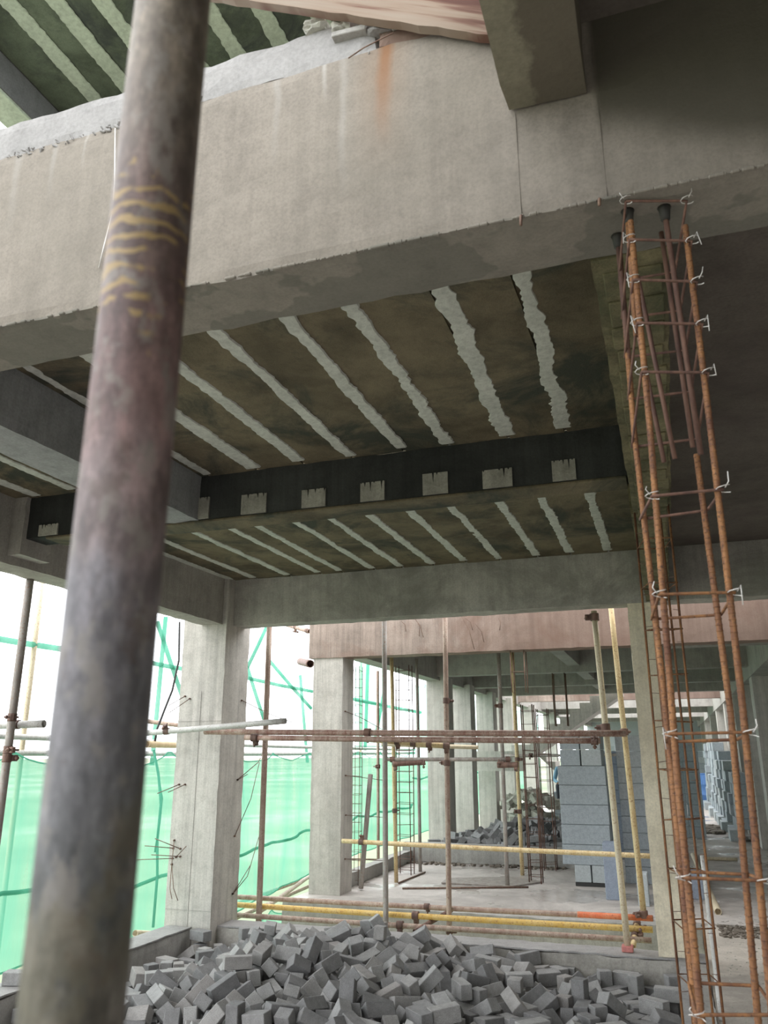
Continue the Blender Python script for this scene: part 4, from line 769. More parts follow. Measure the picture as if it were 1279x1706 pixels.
# ------------------------------------------------------------ heaps of concrete bricks
BR = "-1548,5647,-17,687,-652,-256,191,-4391,5157,-128,0,-675,738,0,-3023,5419,71,658,-569,-463,170,-1938,5486,3,194,331,-845,-373,-3448,5088,-52,58,-96,916,384,-2526,4950,51,998,1,-58,0,-575,6509,-100,847,-206,252,421,-3094,5728,154,52,946,319,-2,-1693,5577,-32,265,246,633,685,-3009,5937,176,481,-488,631,-363,-204,7034,-127,0,1000,-15,0,-301,6708,-135,194,194,680,680,-1197,6197,-59,843,-254,299,-369,-1585,6262,-20,330,330,625,625,-1798,6169,33,83,-910,-203,-352,-2815,4950,35,0,394,0,-919,-218,6563,-181,248,-216,171,-929,-797,6597,-70,578,-408,578,408,-1121,7210,-128,608,735,230,191,-4225,5486,-120,163,163,-688,-688,-2244,5150,2,140,314,-876,338,-2673,4951,30,0,-707,0,-707,-2690,6108,170,605,396,26,-691,-1384,6067,-90,260,197,938,-118,-2712,5944,115,375,812,438,-88,-2183,5568,53,345,-659,555,373,-3776,4958,-95,748,-615,164,187,-2358,5377,24,153,-562,746,-323,-3614,5001,-41,55,542,705,-454,-1029,6386,-121,878,183,-155,415,-447,7268,-170,170,686,-170,686,-2373,5036,2,380,587,598,-393,-2543,5930,41,845,264,452,-113,-3820,5150,-50,497,-33,-19,-867,-1870,5971,1,452,-539,-180,-688,-3447,5298,5,862,-370,193,-288,-3219,5448,27,297,405,-120,-856,-2006,6538,-3,153,435,-863,-207,-2539,6093,97,532,-249,481,-650,-2579,5544,29,505,-293,355,730,-3198,5086,-87,777,241,271,-514,-2175,6098,54,256,457,-137,841,-1466,6270,-85,352,-614,-352,-613,-2856,6076,143,16,-53,469,-881,-1985,5807,6,171,369,-583,-704,-3092,5284,2,372,737,-563,34,-2291,5679,49,143,-793,-537,252,-1302,7397,-48,687,614,229,312,-3679,5712,-29,282,-46,-838,-465,-4115,5168,-134,280,-25,85,-956,-4307,7237,-28,175,0,0,985,-2119,5810,34,786,105,347,502,-2498,5756,-13,855,323,394,-96,-2081,6692,56,372,926,59,-17,-2115,5249,17,488,-76,810,315,-1260,6583,-43,0,705,-709,0,-1920,7332,16,116,493,749,427,-1471,6668,-47,845,131,442,-271,-4028,5891,-49,689,616,-231,-305,-1118,6456,-89,290,-346,868,-207,-687,7335,-170,581,404,581,-404,-1323,5929,-129,51,846,529,-36,-2549,6688,77,164,724,-460,488,-523,7395,-135,74,74,703,703,-3506,6009,-9,164,649,-719,-186,-2396,6827,187,462,-483,-479,568,-655,6363,-170,313,634,-313,634,-1271,6799,-58,203,0,0,-979,-1861,5796,-27,277,-284,540,-743,-2970,5726,65,227,-340,-650,641,-2191,7207,88,581,770,-128,232,-2727,5485,33,325,515,792,41,-2924,5912,96,366,740,-544,-148,-3116,5190,-59,491,-628,199,-570,-1629,6838,0,58,910,-386,137,-905,6522,-170,431,-561,-431,-561,-1958,5131,2,707,-648,282,16,-2449,5119,51,587,-670,-245,383,-1549,6518,-34,178,-356,589,-703,-3743,5339,-50,693,693,141,141,-703,6173,-135,649,-649,282,-282,-975,5593,-28,0,921,390,0,-1667,7340,-19,323,941,8,98,-1413,6428,-70,850,-248,-157,438,-2824,6986,92,322,137,126,-928,-1600,5812,-13,488,41,-117,864,-2246,6022,52,266,-91,-700,657,-177,7341,-170,365,605,-365,605,-1303,7179,-86,847,347,-247,-318,-3648,7345,51,804,-14,111,-583,-3540,5250,-44,55,-339,-938,-37,-3827,5863,-28,0,941,338,0,-4046,6890,-120,305,305,-638,-638,-2155,6356,35,277,145,824,-473,-2894,5413,28,575,-640,-496,116,-2823,5964,42,745,-11,69,-663,-3580,6939,11,38,-584,178,791,-2617,6509,83,420,561,485,522,-1757,6453,-77,698,-391,591,-104,-765,6440,-128,730,0,0,683,-2013,5648,-10,958,155,188,152,-2411,6573,41,426,736,379,364,-3358,5469,-52,96,-272,403,-869,-2705,5257,20,60,552,668,-495,-1846,6778,12,564,-473,46,-676,-2247,6494,61,3,499,-772,-393,-930,6177,-174,901,98,324,-273,-1819,5408,-85,853,117,273,-430,-2432,6822,79,101,30,-637,-764,-2216,7075,54,98,229,-264,932,-867,6355,-177,305,-582,-401,638,-3460,4998,-111,104,161,-912,-362,-1906,6675,22,605,101,464,639,-3679,5161,-82,240,-408,874,112,-1830,5663,-69,550,109,-631,-536,-3275,5199,-84,907,330,171,-197,-2500,6378,47,213,69,-726,-650,-3462,7276,10,326,-190,859,346,-1574,7084,-31,48,54,-8,997,-2864,5244,10,188,448,691,-534,-4336,7111,-172,96,950,-59,292,-2037,5060,-27,654,-563,477,169,-166,7182,-220,435,-435,557,-557,-1024,6081,-135,252,-252,-661,661,-3325,6076,72,310,372,202,-851,-1521,6016,-133,973,-54,31,-222,-2578,7331,122,156,471,-486,719,-2702,5881,16,334,699,-481,410,-2874,7094,107,361,68,463,-807,-3888,6849,-109,34,890,-88,446,-689,6667,-134,402,824,24,-397,-3977,5071,-174,698,-649,282,114,-2267,6919,45,30,650,-744,-154,-3929,7395,-70,664,-243,-664,-243,-2220,5840,66,722,33,446,527,-1478,6820,-43,598,-677,389,-180,-2828,5756,-15,387,36,-124,913,-1453,7450,-77,0,-504,0,864,-514,6344,-183,124,848,462,-228,-443,6621,-228,851,0,0,526,-4252,6627,-128,182,0,0,983,-2131,6276,-17,864,214,-455,25,-1190,6030,-143,0,-943,333,0,-2430,6172,30,172,-523,-789,274,-763,5983,-159,280,-501,499,649,-1501,7306,-95,102,-173,369,-907,-979,7457,-170,501,499,-501,499,-1698,5739,-38,12,402,915,41,-352,6447,-220,699,699,-108,-108,-963,7061,-170,671,-224,-671,-224,-2708,7373,67,477,477,-522,522,-4225,6350,-170,690,155,690,-155,-4101,5823,-129,780,21,70,621,-3915,6290,-120,183,183,-683,-683,-1056,7370,-128,0,-917,400,0,-4144,6453,-170,601,-372,-601,-372,-3478,5797,-57,366,524,-760,-124,-1733,7220,-69,656,357,610,265,-2220,5380,-36,176,49,-289,-940,-2072,5394,-4,216,-548,-447,673,-505,7074,-227,0,-871,-490,0,-2982,6356,117,387,-311,-24,868,-2666,6204,102,158,222,958,-87,-612,7259,-220,629,629,323,323,-3809,5589,-116,1,661,-412,-627,-595,7133,-220,332,-332,624,-624,-3380,6484,53,205,410,797,393,-3220,5317,-87,174,240,-409,863,-3100,5692,42,644,-718,49,-259,-2639,5805,7,526,787,322,-27,-2012,6128,9,289,59,385,874,-3101,5578,65,675,675,-212,-212,-2039,5988,-4,133,-596,-509,607,-3550,5538,-42,215,902,-371,-55,-940,6827,-168,349,-447,800,195,-3972,5669,-120,175,175,685,685,-2096,7406,-9,707,-572,-17,415,-2652,5095,17,41,-335,-624,705,-1712,6724,-49,313,-829,433,-169,-2545,5338,-5,927,297,182,138,-2730,7239,27,380,693,528,-310,-541,6097,-143,951,0,0,308,-312,7432,-228,0,92,996,0,-1015,6738,-167,327,-915,-55,-230,-1373,6921,-103,398,492,-713,303,-3870,6575,-120,148,371,857,-326,-3407,5566,-77,749,-267,607,12,-3052,5094,-95,244,420,864,-134,-1584,6163,-134,995,71,60,-20,-2808,6325,121,598,326,-617,394,-3621,6067,-58,149,237,-721,634,-4081,5528,-175,578,-282,-648,407,-2907,6771,80,470,270,-493,-681,-1156,6283,-128,0,-945,327,0,-1930,5211,-20,136,136,694,694,-3567,6467,-28,85,-50,-88,991,-1081,5934,-123,262,-325,615,-669,-2048,7169,-39,17,-885,-454,-100,-3615,5908,-50,257,779,-552,-150,-1594,5963,-55,421,18,-285,861,-1778,5929,-80,180,891,-61,413,-4171,7332,-170,679,196,-679,196,-427,6930,-220,179,179,-684,-684,-724,7007,-175,105,-565,-779,-253,-1247,6217,-171,707,-593,383,34,-3137,7018,65,596,165,214,756,-2343,6746,32,515,774,304,-210,-2095,6592,2,611,43,-584,-532,-4034,6458,-170,675,-209,675,209,-2403,7073,54,640,-238,-117,721,-2502,6117,-10,744,-287,153,-583,-3264,6661,29,200,908,-231,288,-2165,7197,-21,581,602,128,533,-367,6843,-220,106,106,-699,-699,-1890,7213,-100,280,-133,538,784,-2756,6472,68,607,572,-91,-544,-4347,5598,-130,879,56,-59,-470,-4263,6975,-220,77,-77,-703,703,-3214,6866,37,532,-318,78,-781,-2792,6819,34,364,-587,566,-450,-2170,6887,20,643,36,156,-749,-2652,5633,-65,296,-915,154,226,-1223,7336,-127,148,-77,14,986,-4023,7440,-170,94,701,-94,701,-4295,7221,-170,592,387,-592,387,-3820,7399,-59,159,-670,-243,683,-2539,5433,-57,65,-728,590,343,-4372,5235,-220,424,424,-566,-566,-3418,5949,-69,839,-232,-491,32,-4280,5206,-228,0,-582,813,0,-1634,6574,-75,339,851,334,-222,-792,7298,-182,575,-65,228,783,-3858,7298,-120,152,23,-703,-694,-2342,5527,-22,802,574,-84,-142,-3220,7386,-6,630,708,292,-132,-1811,7018,-83,112,-177,-697,-686,-1764,6181,-62,519,267,285,761,-1818,6669,-84,559,467,686,5,-1852,7450,-71,932,0,362,0,-308,6669,-228,549,0,0,-836,-930,7238,-167,172,321,-87,-927,-1641,5378,-74,702,542,454,87,-4104,6985,-170,568,421,-568,421,-1384,6391,-152,421,-198,426,-776,-2606,7233,69,682,-474,156,-534,-3227,7039,14,5,920,291,-264,-2202,5626,-30,834,-187,-489,176,-1558,5797,-120,693,-709,99,-83,-3657,7050,-74,16,944,-155,-289,-1972,5344,-64,82,-127,286,946,-2982,6946,32,591,611,-138,-508,-2661,6992,64,330,59,64,-940,-2920,5995,-32,31,-971,-232,42,-3105,6801,39,30,-761,-617,-197,-2550,5716,-97,846,-400,319,150,-1260,6613,-128,582,0,0,-814,-1628,6284,-120,702,702,-84,-84,-4307,6022,-227,0,1000,17,0,-1126,7171,-228,167,0,0,-986,-1351,6162,-143,0,-222,-975,0,-1981,7401,-80,582,661,473,-27,-755,7458,-179,171,-171,686,686,-1093,6895,-179,153,938,-213,-225,-2906,5103,-27,59,-625,-738,248,-2255,6206,53,72,649,-668,-357,-3073,5851,59,53,312,-948,-27,-2343,5685,-28,198,-555,663,-463,-2455,7308,-1,249,689,-650,202,-533,6681,-227,0,830,557,0,-3724,6712,-84,208,198,-298,-910,-1105,6601,-132,2,-329,939,103,-3025,7430,51,988,-49,-115,86,-2325,6268,8,675,279,-31,682,-1353,5769,-178,123,294,-38,947,-3373,5769,-83,52,726,566,-388,-3626,7432,-45,669,-725,165,-3,-3325,7355,-54,686,-661,219,212,-2923,4999,-95,607,-706,-47,363,-812,6055,-171,701,-620,-341,-90,-3358,5382,-99,128,-76,-343,-927,-1548,6706,-106,394,753,33,-525,-867,7019,-168,764,-219,327,511,-3490,5192,-142,3,-968,-252,-1,-2673,6727,48,156,-415,845,299,-2293,7303,47,6,-120,992,-49,-2599,7438,44,45,693,43,718,-2760,5049,-85,270,654,270,-654,-2845,7288,66,333,-424,9,-842,-1876,6475,-76,578,-601,527,-163,-4319,5440,-220,123,123,-696,-696,-3924,5243,-120,683,-683,-185,185,-3569,7224,-114,554,-662,505,-5,-2632,6866,42,275,-136,867,-392,-280,7214,-220,432,432,-560,-560,-3081,6053,13,590,794,145,-31,-2531,5198,-7,839,-401,50,363,-3063,6004,102,342,249,-502,-754,-3893,6029,-135,119,138,978,99,-3881,7027,-165,153,814,-419,-373,-1411,6795,-184,604,363,-219,-676,-3383,5116,-184,295,240,77,-921,-3023,5330,-101,12,505,468,-725,-3300,6555,16,699,-623,-145,-321,-1974,6355,-45,50,321,-943,76,-2008,6941,-27,364,206,-677,-606,-628,6875,-220,701,702,89,89,-3720,6063,-106,240,-619,-734,145,-1944,5862,-68,147,-463,871,72,-1262,6841,-143,719,0,0,695,-1052,5454,-85,437,-556,-437,-556,-4159,6848,-228,150,0,0,-989,-3469,6633,-34,474,-27,-619,625,-3248,5930,23,447,366,782,234,-3889,6488,-166,648,293,-644,-282,-2392,5902,-23,747,404,43,526,-3399,7196,-35,667,667,235,234,-1760,5486,-158,574,83,702,-412,-3035,7245,34,640,-49,99,760,-2873,6145,53,454,-22,724,-519,-2882,5887,-65,396,-886,-191,148,-2996,6238,-13,374,-249,138,882,-2976,5688,-35,694,621,211,298,-2665,6348,26,635,-70,704,311,-2472,6612,-30,192,-423,-879,-106,-2976,5468,1,208,-462,860,60,-1820,6911,-80,140,16,-890,433,-3054,6298,34,435,-258,121,854,-2649,6135,16,308,640,690,142,-4078,7086,-151,160,-253,-44,953,-3274,7149,-46,812,46,-433,389,-1865,7310,-109,807,-588,35,-48,-2571,6550,-19,562,651,-284,-424,-3153,5416,-176,32,-943,93,319,-3867,5845,-170,637,307,637,-307,-2074,5532,-76,838,465,-256,126,-3549,7054,-43,24,-957,22,289,-3455,6878,-62,593,-748,296,-30,-3769,6441,-170,416,572,-416,572,-3691,7215,-43,744,598,-108,-276,-4374,5576,-228,602,0,0,798,-1129,7016,-220,695,695,-129,-129,-1329,7045,-130,101,172,677,708,-3558,5302,-135,221,221,-672,-672,-2556,6325,-30,800,-6,115,589,-2683,6024,-68,384,14,-904,187,-554,7420,-228,0,989,-146,0,-3678,5477,-114,141,-80,321,933,-3844,7213,-162,675,-599,-375,-210,-2166,4943,-50,2,-2,707,-707,-2378,4946,-40,683,730,5,-6,-3035,4950,-147,1,967,0,-253,-2817,4943,-170,503,-497,-503,-497,-1913,4984,-90,360,-36,904,-227,-3319,4950,-178,301,0,954,0,-1054,5346,-101,853,514,-65,-61,-1741,5213,-60,881,166,-140,-419,-3155,4951,-228,3,0,0,-1000,-3559,4997,-220,246,-246,663,-663,-1215,5500,-120,76,76,-703,-703,-1527,5226,-120,493,-493,507,-507,-1824,4965,-155,378,-107,885,251,-3971,4943,-220,707,707,-1,-1,-2702,4966,-170,656,-263,656,263,-1345,5269,-163,539,-47,706,-458,-4312,4996,-220,238,-238,666,-666,-2486,4995,-128,966,30,16,-255,-2131,4950,-143,1000,0,0,0,-1441,5372,-135,509,-509,491,-491,-1294,4992,-163,250,447,132,-849,-205,5325,-227,608,0,0,-794,-1173,5083,-178,358,-22,707,-610,-996,5006,-228,922,0,0,-388,-621,5425,-128,0,-985,-171,0,-2397,4950,-228,0,0,0,1000,-777,5005,-227,685,0,0,-728,-1634,5222,-180,748,-14,245,617,-251,5845,-170,177,-684,177,684,-216,5507,-179,114,957,-138,-228,-557,5168,-220,591,591,-387,-387,-349,5199,-220,514,514,-485,-485,-1750,5079,-228,0,346,-938,0,-1451,5621,-171,47,624,-685,-373,-2525,5014,-41,553,12,32,-832,-2556,5030,-220,78,-78,703,-702,-3814,5012,-174,875,-48,277,-394,-771,5160,-170,557,435,557,-435,-982,5159,-228,39,0,0,999,-452,5298,-227,0,-560,828,0,-2223,5049,-50,15,-6,-983,-183,-1816,5079,-135,706,-706,33,-33,-1239,5647,-128,82,0,0,-997,-787,5753,-150,872,-222,-394,189,-531,5879,-142,839,0,0,544,-725,5386,-220,118,118,-697,-697,-1554,5507,-170,643,294,-643,294,-674,5927,-135,133,133,-694,-694,-852,5505,-160,762,-272,474,-347,-1000,5304,-186,176,659,-713,163,-431,5619,-170,27,707,27,-707,-163,6000,-220,543,543,-453,-453,-354,5466,-220,414,-414,-573,573,-154,6411,-228,694,0,0,-720,-2233,5009,-228,0,-647,-763,0,-2395,5110,-188,25,-422,-857,296,-505,5450,-220,703,703,72,72,-376,5790,-186,189,-583,-778,-141,-3642,5051,-227,0,337,-941,0,-1376,5072,-228,0,-931,-366,0,-980,5587,-170,621,-338,621,338,-880,5847,-143,482,0,0,-876,-839,5271,-220,4,4,707,707,-1153,5276,-220,441,-441,553,-553,-4139,5146,-228,0,-992,127,0,-2678,5122,-120,580,580,-404,-404,-192,6204,-220,410,410,576,576,-408,6293,-227,399,0,0,-917,-1745,5257,-172,815,-340,-359,302,-1476,5184,-220,648,648,-282,-282,-530,5753,-228,252,0,0,-968,-1963,5062,-228,968,0,0,251,-318,7038,-220,673,673,-217,-217,-1242,5502,-220,458,-458,-538,538,-2961,5115,-228,230,0,0,-973,-3709,5134,-220,681,-681,-191,191,-3755,7005,-137,343,92,-894,-272,-1603,5613,-124,617,642,285,354,-1622,5422,-220,652,-652,274,-274,-1289,5359,-220,672,672,-222,-222,-991,5462,-227,999,0,0,-37,-4297,6215,-228,505,0,0,-863,-4274,5843,-228,849,0,0,-529,-3273,5805,-5,304,245,887,247,-287,5631,-227,40,0,0,-999,-1082,5790,-128,937,0,0,350,-801,5589,-228,0,207,978,0,-1077,5646,-170,187,682,187,-682,-3774,5724,-130,372,48,-41,926,-2834,5045,-228,992,0,0,128,-1867,5372,-227,0,445,895,0,-3236,5139,-228,0,657,754,0,-3351,6968,-13,418,562,639,318,-713,5721,-219,52,591,-802,-71,-3748,6182,-177,59,-934,182,302,-2865,5258,-176,394,-287,-131,-863,-1339,5567,-220,472,472,526,526,-3261,6397,-16,370,-457,734,-340,-328,6070,-220,689,689,161,161,-3687,5837,-94,913,-87,280,283,-4357,6515,-227,552,0,0,-834,-3373,6701,-65,896,31,373,-238,-598,6508,-228,211,0,0,978,-1911,5524,-220,113,113,-698,-698,-1172,5641,-220,610,610,-357,-357,-2095,5170,-228,0,909,417,0,-695,5910,-228,0,188,-982,0,-4025,6692,-220,67,-68,-704,704,-1919,5240,-170,135,694,135,-694,-1922,6243,-62,441,737,511,-31,-344,6165,-228,0,227,-974,0"
raw = [int(v) for v in BR.split(',')]
HEAP = [raw[i:i+7] for i in range(0, len(raw), 7)]
def brick_mesh(seed, sx=0.2, sy=0.1, sz=0.085):
    mb = MB().bbox((-sx/2, -sy/2, -sz/2), (sx/2, sy/2, sz/2), 0.0035)
    vs = []
    for v in mb.v:
        q = Vector(v); vs.append(tuple(q+noise.noise_vector(q*9+Vector((seed*7.7, 0, 0)))*0.003))
    me = bpy.data.meshes.new('brick'); me.from_pydata(vs, [], mb.f); me.materials.append(M['brick']); me.update(); return me
BM = [brick_mesh(i) for i in range(4)]+[brick_mesh(5, 0.15), brick_mesh(6, 0.11)]
XN = ('by the left kerb', 'in front of the left column', 'left of the crest of the heap', 'at the crest of the heap', 'right of the crest', 'amid the right half', 'below the cream upright', 'near the right kerb')
YN = ('nearest the camera', 'at middle depth', 'towards the back', 'against the back kerb')
def place_bricks(sel, nmax, group, stuff_label):
    rest = MB(); i = 0
    for h in sel:
        Q = Quaternion(Vector(h[3:])/1000).normalized(); M_ = Matrix.Translation(Vector(h[:3])/1000) @ Q.to_matrix().to_4x4()
        if i < nmax:
            k = (h[0]*7+h[1]*3) % 10; k = k % 4 if k < 8 else 4+k % 2
            o = bpy.data.objects.new('concrete_brick', BM[k]); COL.objects.link(o); o.matrix_world = M_
            lz, tz = abs((Q @ Vector((1, 0, 0))).z), abs((Q @ Vector((0, 0, 1))).z)
            pose = 'standing on end' if lz > .8 else 'leaning steeply' if lz > .45 else 'lying flat' if tz > .9 else 'lying on edge' if tz < .35 and lz < .25 else 'tilted'
            kind = ('grey brick', 'grey brick', 'grey brick', 'grey brick', 'shortened grey brick', 'half grey brick')[k]
            o['label'] = '%s %s %s, %s' % (kind, pose, XN[max(0, min(7, int((h[0]/1000+4.45)/.545)))], YN[0 if h[1] < 5900 else 1 if h[1] < 6450 else 2 if h[1] < 7050 else 3])
            o['category'] = 'brick'; o['group'] = group; i += 1
        else: rest.add([M_ @ v.co for v in BM[0].vertices], [tuple(p.vertices) for p in BM[0].polygons])
    if rest.v:
        o = rest.build('concrete_bricks', M['brick']); o['kind'] = 'stuff'; tag(o, stuff_label, 'bricks')
place_bricks(HEAP, 300, 'bricks of the near heap', 'grey bricks lying deeper in the near heap')

# far heap, too small to pick apart
far_h = MB()
for h in HEAP[:420]:
    x, y, z = h[0]/1000+0.45, (h[1]/1000-5)*1.3+12.75, h[2]/1000+0.31
    if x < -3.85 or x > -1.7 or y > 15.7 or (x < -3.6 and y > 13.9): continue
    M_ = Matrix.Translation((x, y, z)) @ Quaternion(Vector(h[3:])/1000).normalized().to_matrix().to_4x4()
    far_h.add([M_ @ v.co for v in BM[0].vertices], [tuple(p.vertices) for p in BM[0].polygons])
o = far_h.build('concrete_bricks', M['brick'], None, (-2.5, 13, 0)); o['kind'] = 'stuff'; tag(o, 'distant heap of grey bricks behind the second kerb', 'bricks')
far2 = MB()
for h in HEAP[40:260]:
    x, y, z = h[0]/1000*0.30-2.3, (h[1]/1000-5)*.36+18.1, h[2]/1000+0.31
    M_ = Matrix.Translation((x, y, max(z, .05)+ (0.35 if h[0] % 2 else 0))) @ Quaternion(Vector(h[3:])/1000).normalized().to_matrix().to_4x4()
    far2.add([M_ @ v.co for v in BM[0].vertices], [tuple(p.vertices) for p in BM[0].polygons])
o = far2.build('rubble_heap', M['rubble'], None, (-2.5, 18.5, 0)); o['kind'] = 'stuff'; tag(o, 'pale broken block rubble left of the tall block stack', 'rubble')

# ------------------------------------------------------------ aerated block stacks
def blk_mesh(sx, sy, sz, m, seed=0):
    mb = MB().bbox((-sx/2, -sy/2, 0), (sx/2, sy/2, sz), 0.005); me = bpy.data.meshes.new('aerated_block')
    me.from_pydata([tuple(Vector(v)+noise.noise_vector(Vector(v)*5+Vector((seed, 0, 0)))*0.002) for v in mb.v], [], mb.f); me.materials.append(M[m]); me.update(); return me
BLK = {}
ORD = ('bottom', 'second', 'third', 'fourth', 'fifth', 'sixth', 'seventh', 'eighth', 'ninth', 'tenth')
DEP = ('front', 'middle', 'rear')
def block(x, y, z, sx, sy, sz, label, group, m='block', rz=0.0):
    k = (sx, sy, sz, m)
    if k not in BLK: BLK[k] = blk_mesh(sx-0.006, sy-0.006, sz-0.004, m, len(BLK))
    o = bpy.data.objects.new('aerated_block', BLK[k]); COL.objects.link(o); o.location = (x, y, z); o.rotation_euler.z = rz+random.uniform(-.012, .012)
    tag(o, label, 'block', group); return o
A = 'pale blue-grey aerated block in the tall front stack behind the far slab, '
g = 'blocks of the tall front stack'
bx0, bx1, by = -1.42, -0.86, 11.0
MB().bbox((-1.30, by, 0), (-0.88, by+0.6, 0.045), 0.005).build('pallet_board', M['timber'].copy())
o = bpy.data.objects['pallet_board']; o.data.materials[0] = M['black_plastic']; tag(o, 'dark board under the tall front block stack', 'board')
z = 0.045
for k in range(2): block(-1.20+0.21*k, by+0.3, z, 0.2, 0.6, 0.2, 'pale block end on in the bottom course of the tall front stack, '+('left', 'right')[k], g, 'block_l')
z += 0.2
for r in range(5):
    for d in range(3): block((bx0+bx1)/2+random.uniform(-.01, .01), by+0.1+0.2*d, z, 0.6, 0.2, 0.235, 'long blue-grey block in the tall front stack, '+ORD[r+1]+' course up, '+DEP[d], g, 'block')
    z += 0.235
for r in range(2):
    for k in range(2): block(-1.265+0.26*k, by+0.3, z, 0.255, 0.6, 0.2, 'end-on block, '+('left', 'right')[k]+' of the '+('lower', 'upper')[r]+' top course of the tall front stack', g, 'block_l' if k else 'block')
    z += 0.2
L2 = 'blue-grey aerated block in the second stack, between cream upright and right column'
for r in range(9):
    for d in range(3):
        block(-0.42, 11.5+0.2*d, 0.2*r, 0.6, 0.2, 0.2, ORD[r]+' course block of the second stack beside the right column, '+DEP[d], 'blocks of the second stack', 'block_l' if r > 4 else 'block')
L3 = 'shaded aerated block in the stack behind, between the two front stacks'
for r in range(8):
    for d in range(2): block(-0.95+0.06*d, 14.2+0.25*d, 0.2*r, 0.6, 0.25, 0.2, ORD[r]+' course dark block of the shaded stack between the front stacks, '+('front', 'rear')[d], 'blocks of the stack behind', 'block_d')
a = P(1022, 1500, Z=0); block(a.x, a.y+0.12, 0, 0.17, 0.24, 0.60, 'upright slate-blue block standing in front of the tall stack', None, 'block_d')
a = P(1076, 1512, Z=0); block(a.x-.02, a.y+0.15, 0, 0.12, 0.22, 0.33, 'small pale block standing on end beside the right column', None, 'block_l')
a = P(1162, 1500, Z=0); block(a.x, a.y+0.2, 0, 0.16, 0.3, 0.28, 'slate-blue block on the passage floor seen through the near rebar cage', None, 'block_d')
L4 = 'grey block in the ragged stacks along the right wall of the passage'
SN = ('nearest', 'second nearest', 'third nearest', 'fourth nearest', 'fifth nearest', 'farthest')
for si, (yy, n, xx) in enumerate(((17.4, 6, 1.10), (19.2, 7, 1.05), (20.6, 8, 1.02), (22.1, 9, 1.0), (23.6, 9, 0.98), (26, 9, 0.95))):
    for r in range(n):
        for d in range(2):
            block(xx+random.uniform(-.04, .04)+(0.03 if r > 4 else 0)-(0.1 if r == 0 else 0), yy+0.62*d+random.uniform(-.05, .05), 0.2*r, 0.26, 0.58, 0.2, ORD[r]+' course block of the '+SN[si]+' ragged stack along the right wall, '+('near end', 'far end')[d], 'blocks along the right wall', 'block_l' if (r+d) % 3 == 0 else 'block')
L5 = 'pale block in the nearest stack along the right wall, at the right edge'
for r in range(6):
    for d in range(2): block(1.38+random.uniform(-.03, .03), 12.3+0.62*d, 0.2*r, 0.25, 0.58, 0.2, ORD[r]+' course pale block in the stack at the right edge, '+('near', 'far')[d]+' half', 'blocks at the right edge', 'block_l')
L6 = 'pale block in the long row of stacks at the far end'
for c in range(8):
    for r in range(8+(c % 2)): block(-2.9+0.62*c, 31.2, 0.2*r, 0.6, 0.25, 0.2, ORD[r]+' course block in the far end row, '+ORD[c].replace('bottom', 'first')+' column from the left', 'blocks of the far end row', 'block' if (c+r) % 3 else 'block_l')
L7 = 'grey-blue block in the stack right of the right column, behind the drum'
for r in range(9):
    for c in range(2): block(-0.05+0.3*c+0.05, 17.8, 0.2*r, 0.3, 0.5, 0.2, ORD[r]+' course block behind the right column, '+('left', 'right')[c]+' half of its stack', 'blocks of the stack behind the right column', 'block')
# red block under the cream tube
a = toY(1046, 1590, 7.62); MB().bbox((a.x-.045, a.y-.05, 0.017), (a.x+.045, a.y+.05, 0.062), 0.005).build('red_brick', M['red_block'], None, (a.x, a.y, 0.017))
tag(bpy.data.objects['red_brick'], 'small pinkish red block under the cream tube on the kerb', 'brick')
# drum
d0 = P(1186, 1343, Z=0)
dr = thing('drum', 'blue plastic drum standing in the passage by the ragged block stacks', 'drum', (d0.x, d0.y, 0))
prof = [(0.0, .27), (.02, .29), (.3, .29), (.31, .30), (.34, .30), (.35, .29), (.6, .29), (.61, .30), (.64, .30), (.65, .29), (.88, .28), (.92, .25)]
vs = []; n = 24
for z_, r_ in prof: vs += [(d0.x+r_*math.cos(2*math.pi*k/n), d0.y+r_*math.sin(2*math.pi*k/n), z_) for k in range(n)]
fs = [(i*n+k, i*n+(k+1) % n, (i+1)*n+(k+1) % n, (i+1)*n+k) for i in range(len(prof)-1) for k in range(n)]+[tuple(range(n))[::-1], tuple(range((len(prof)-1)*n, len(prof)*n))]
MB().add(vs, fs, True).build('body', M['drum'], dr)
MB().tube([(d0.x, d0.y, 0.92), (d0.x, d0.y, 0.945)], 0.26, 24).build('lid', M['drum'], dr)
# red sack on the far stacks
a = P(999, 1262, Y=24.0)
mb = MB(); mb.bbox((a.x-.14, 23.9, 1.18), (a.x+.14, 24.2, 1.62), 0.05); mb.build('cement_bag', M['red_block'], None, (a.x, 24, 1.18)); tag(bpy.data.objects['cement_bag'], 'small red and white bag standing above the tall block stack', 'bag')
for dx in (-.06, .06): MB().bbox((a.x+dx-.02, 23.89, 1.22), (a.x+dx+.02, 23.905, 1.58), 0.003).build('white_stripe', M['curb_top'], bpy.data.objects['cement_bag'])
MB().bbox((a.x-.6, 23.8, 0), (a.x+.6, 24.4, 1.18), 0.02).build('block_pile', M['block_d'], None, (a.x, 24, 0)); tag(bpy.data.objects['block_pile'], 'dark pile of boards under the small red bag', 'pile')

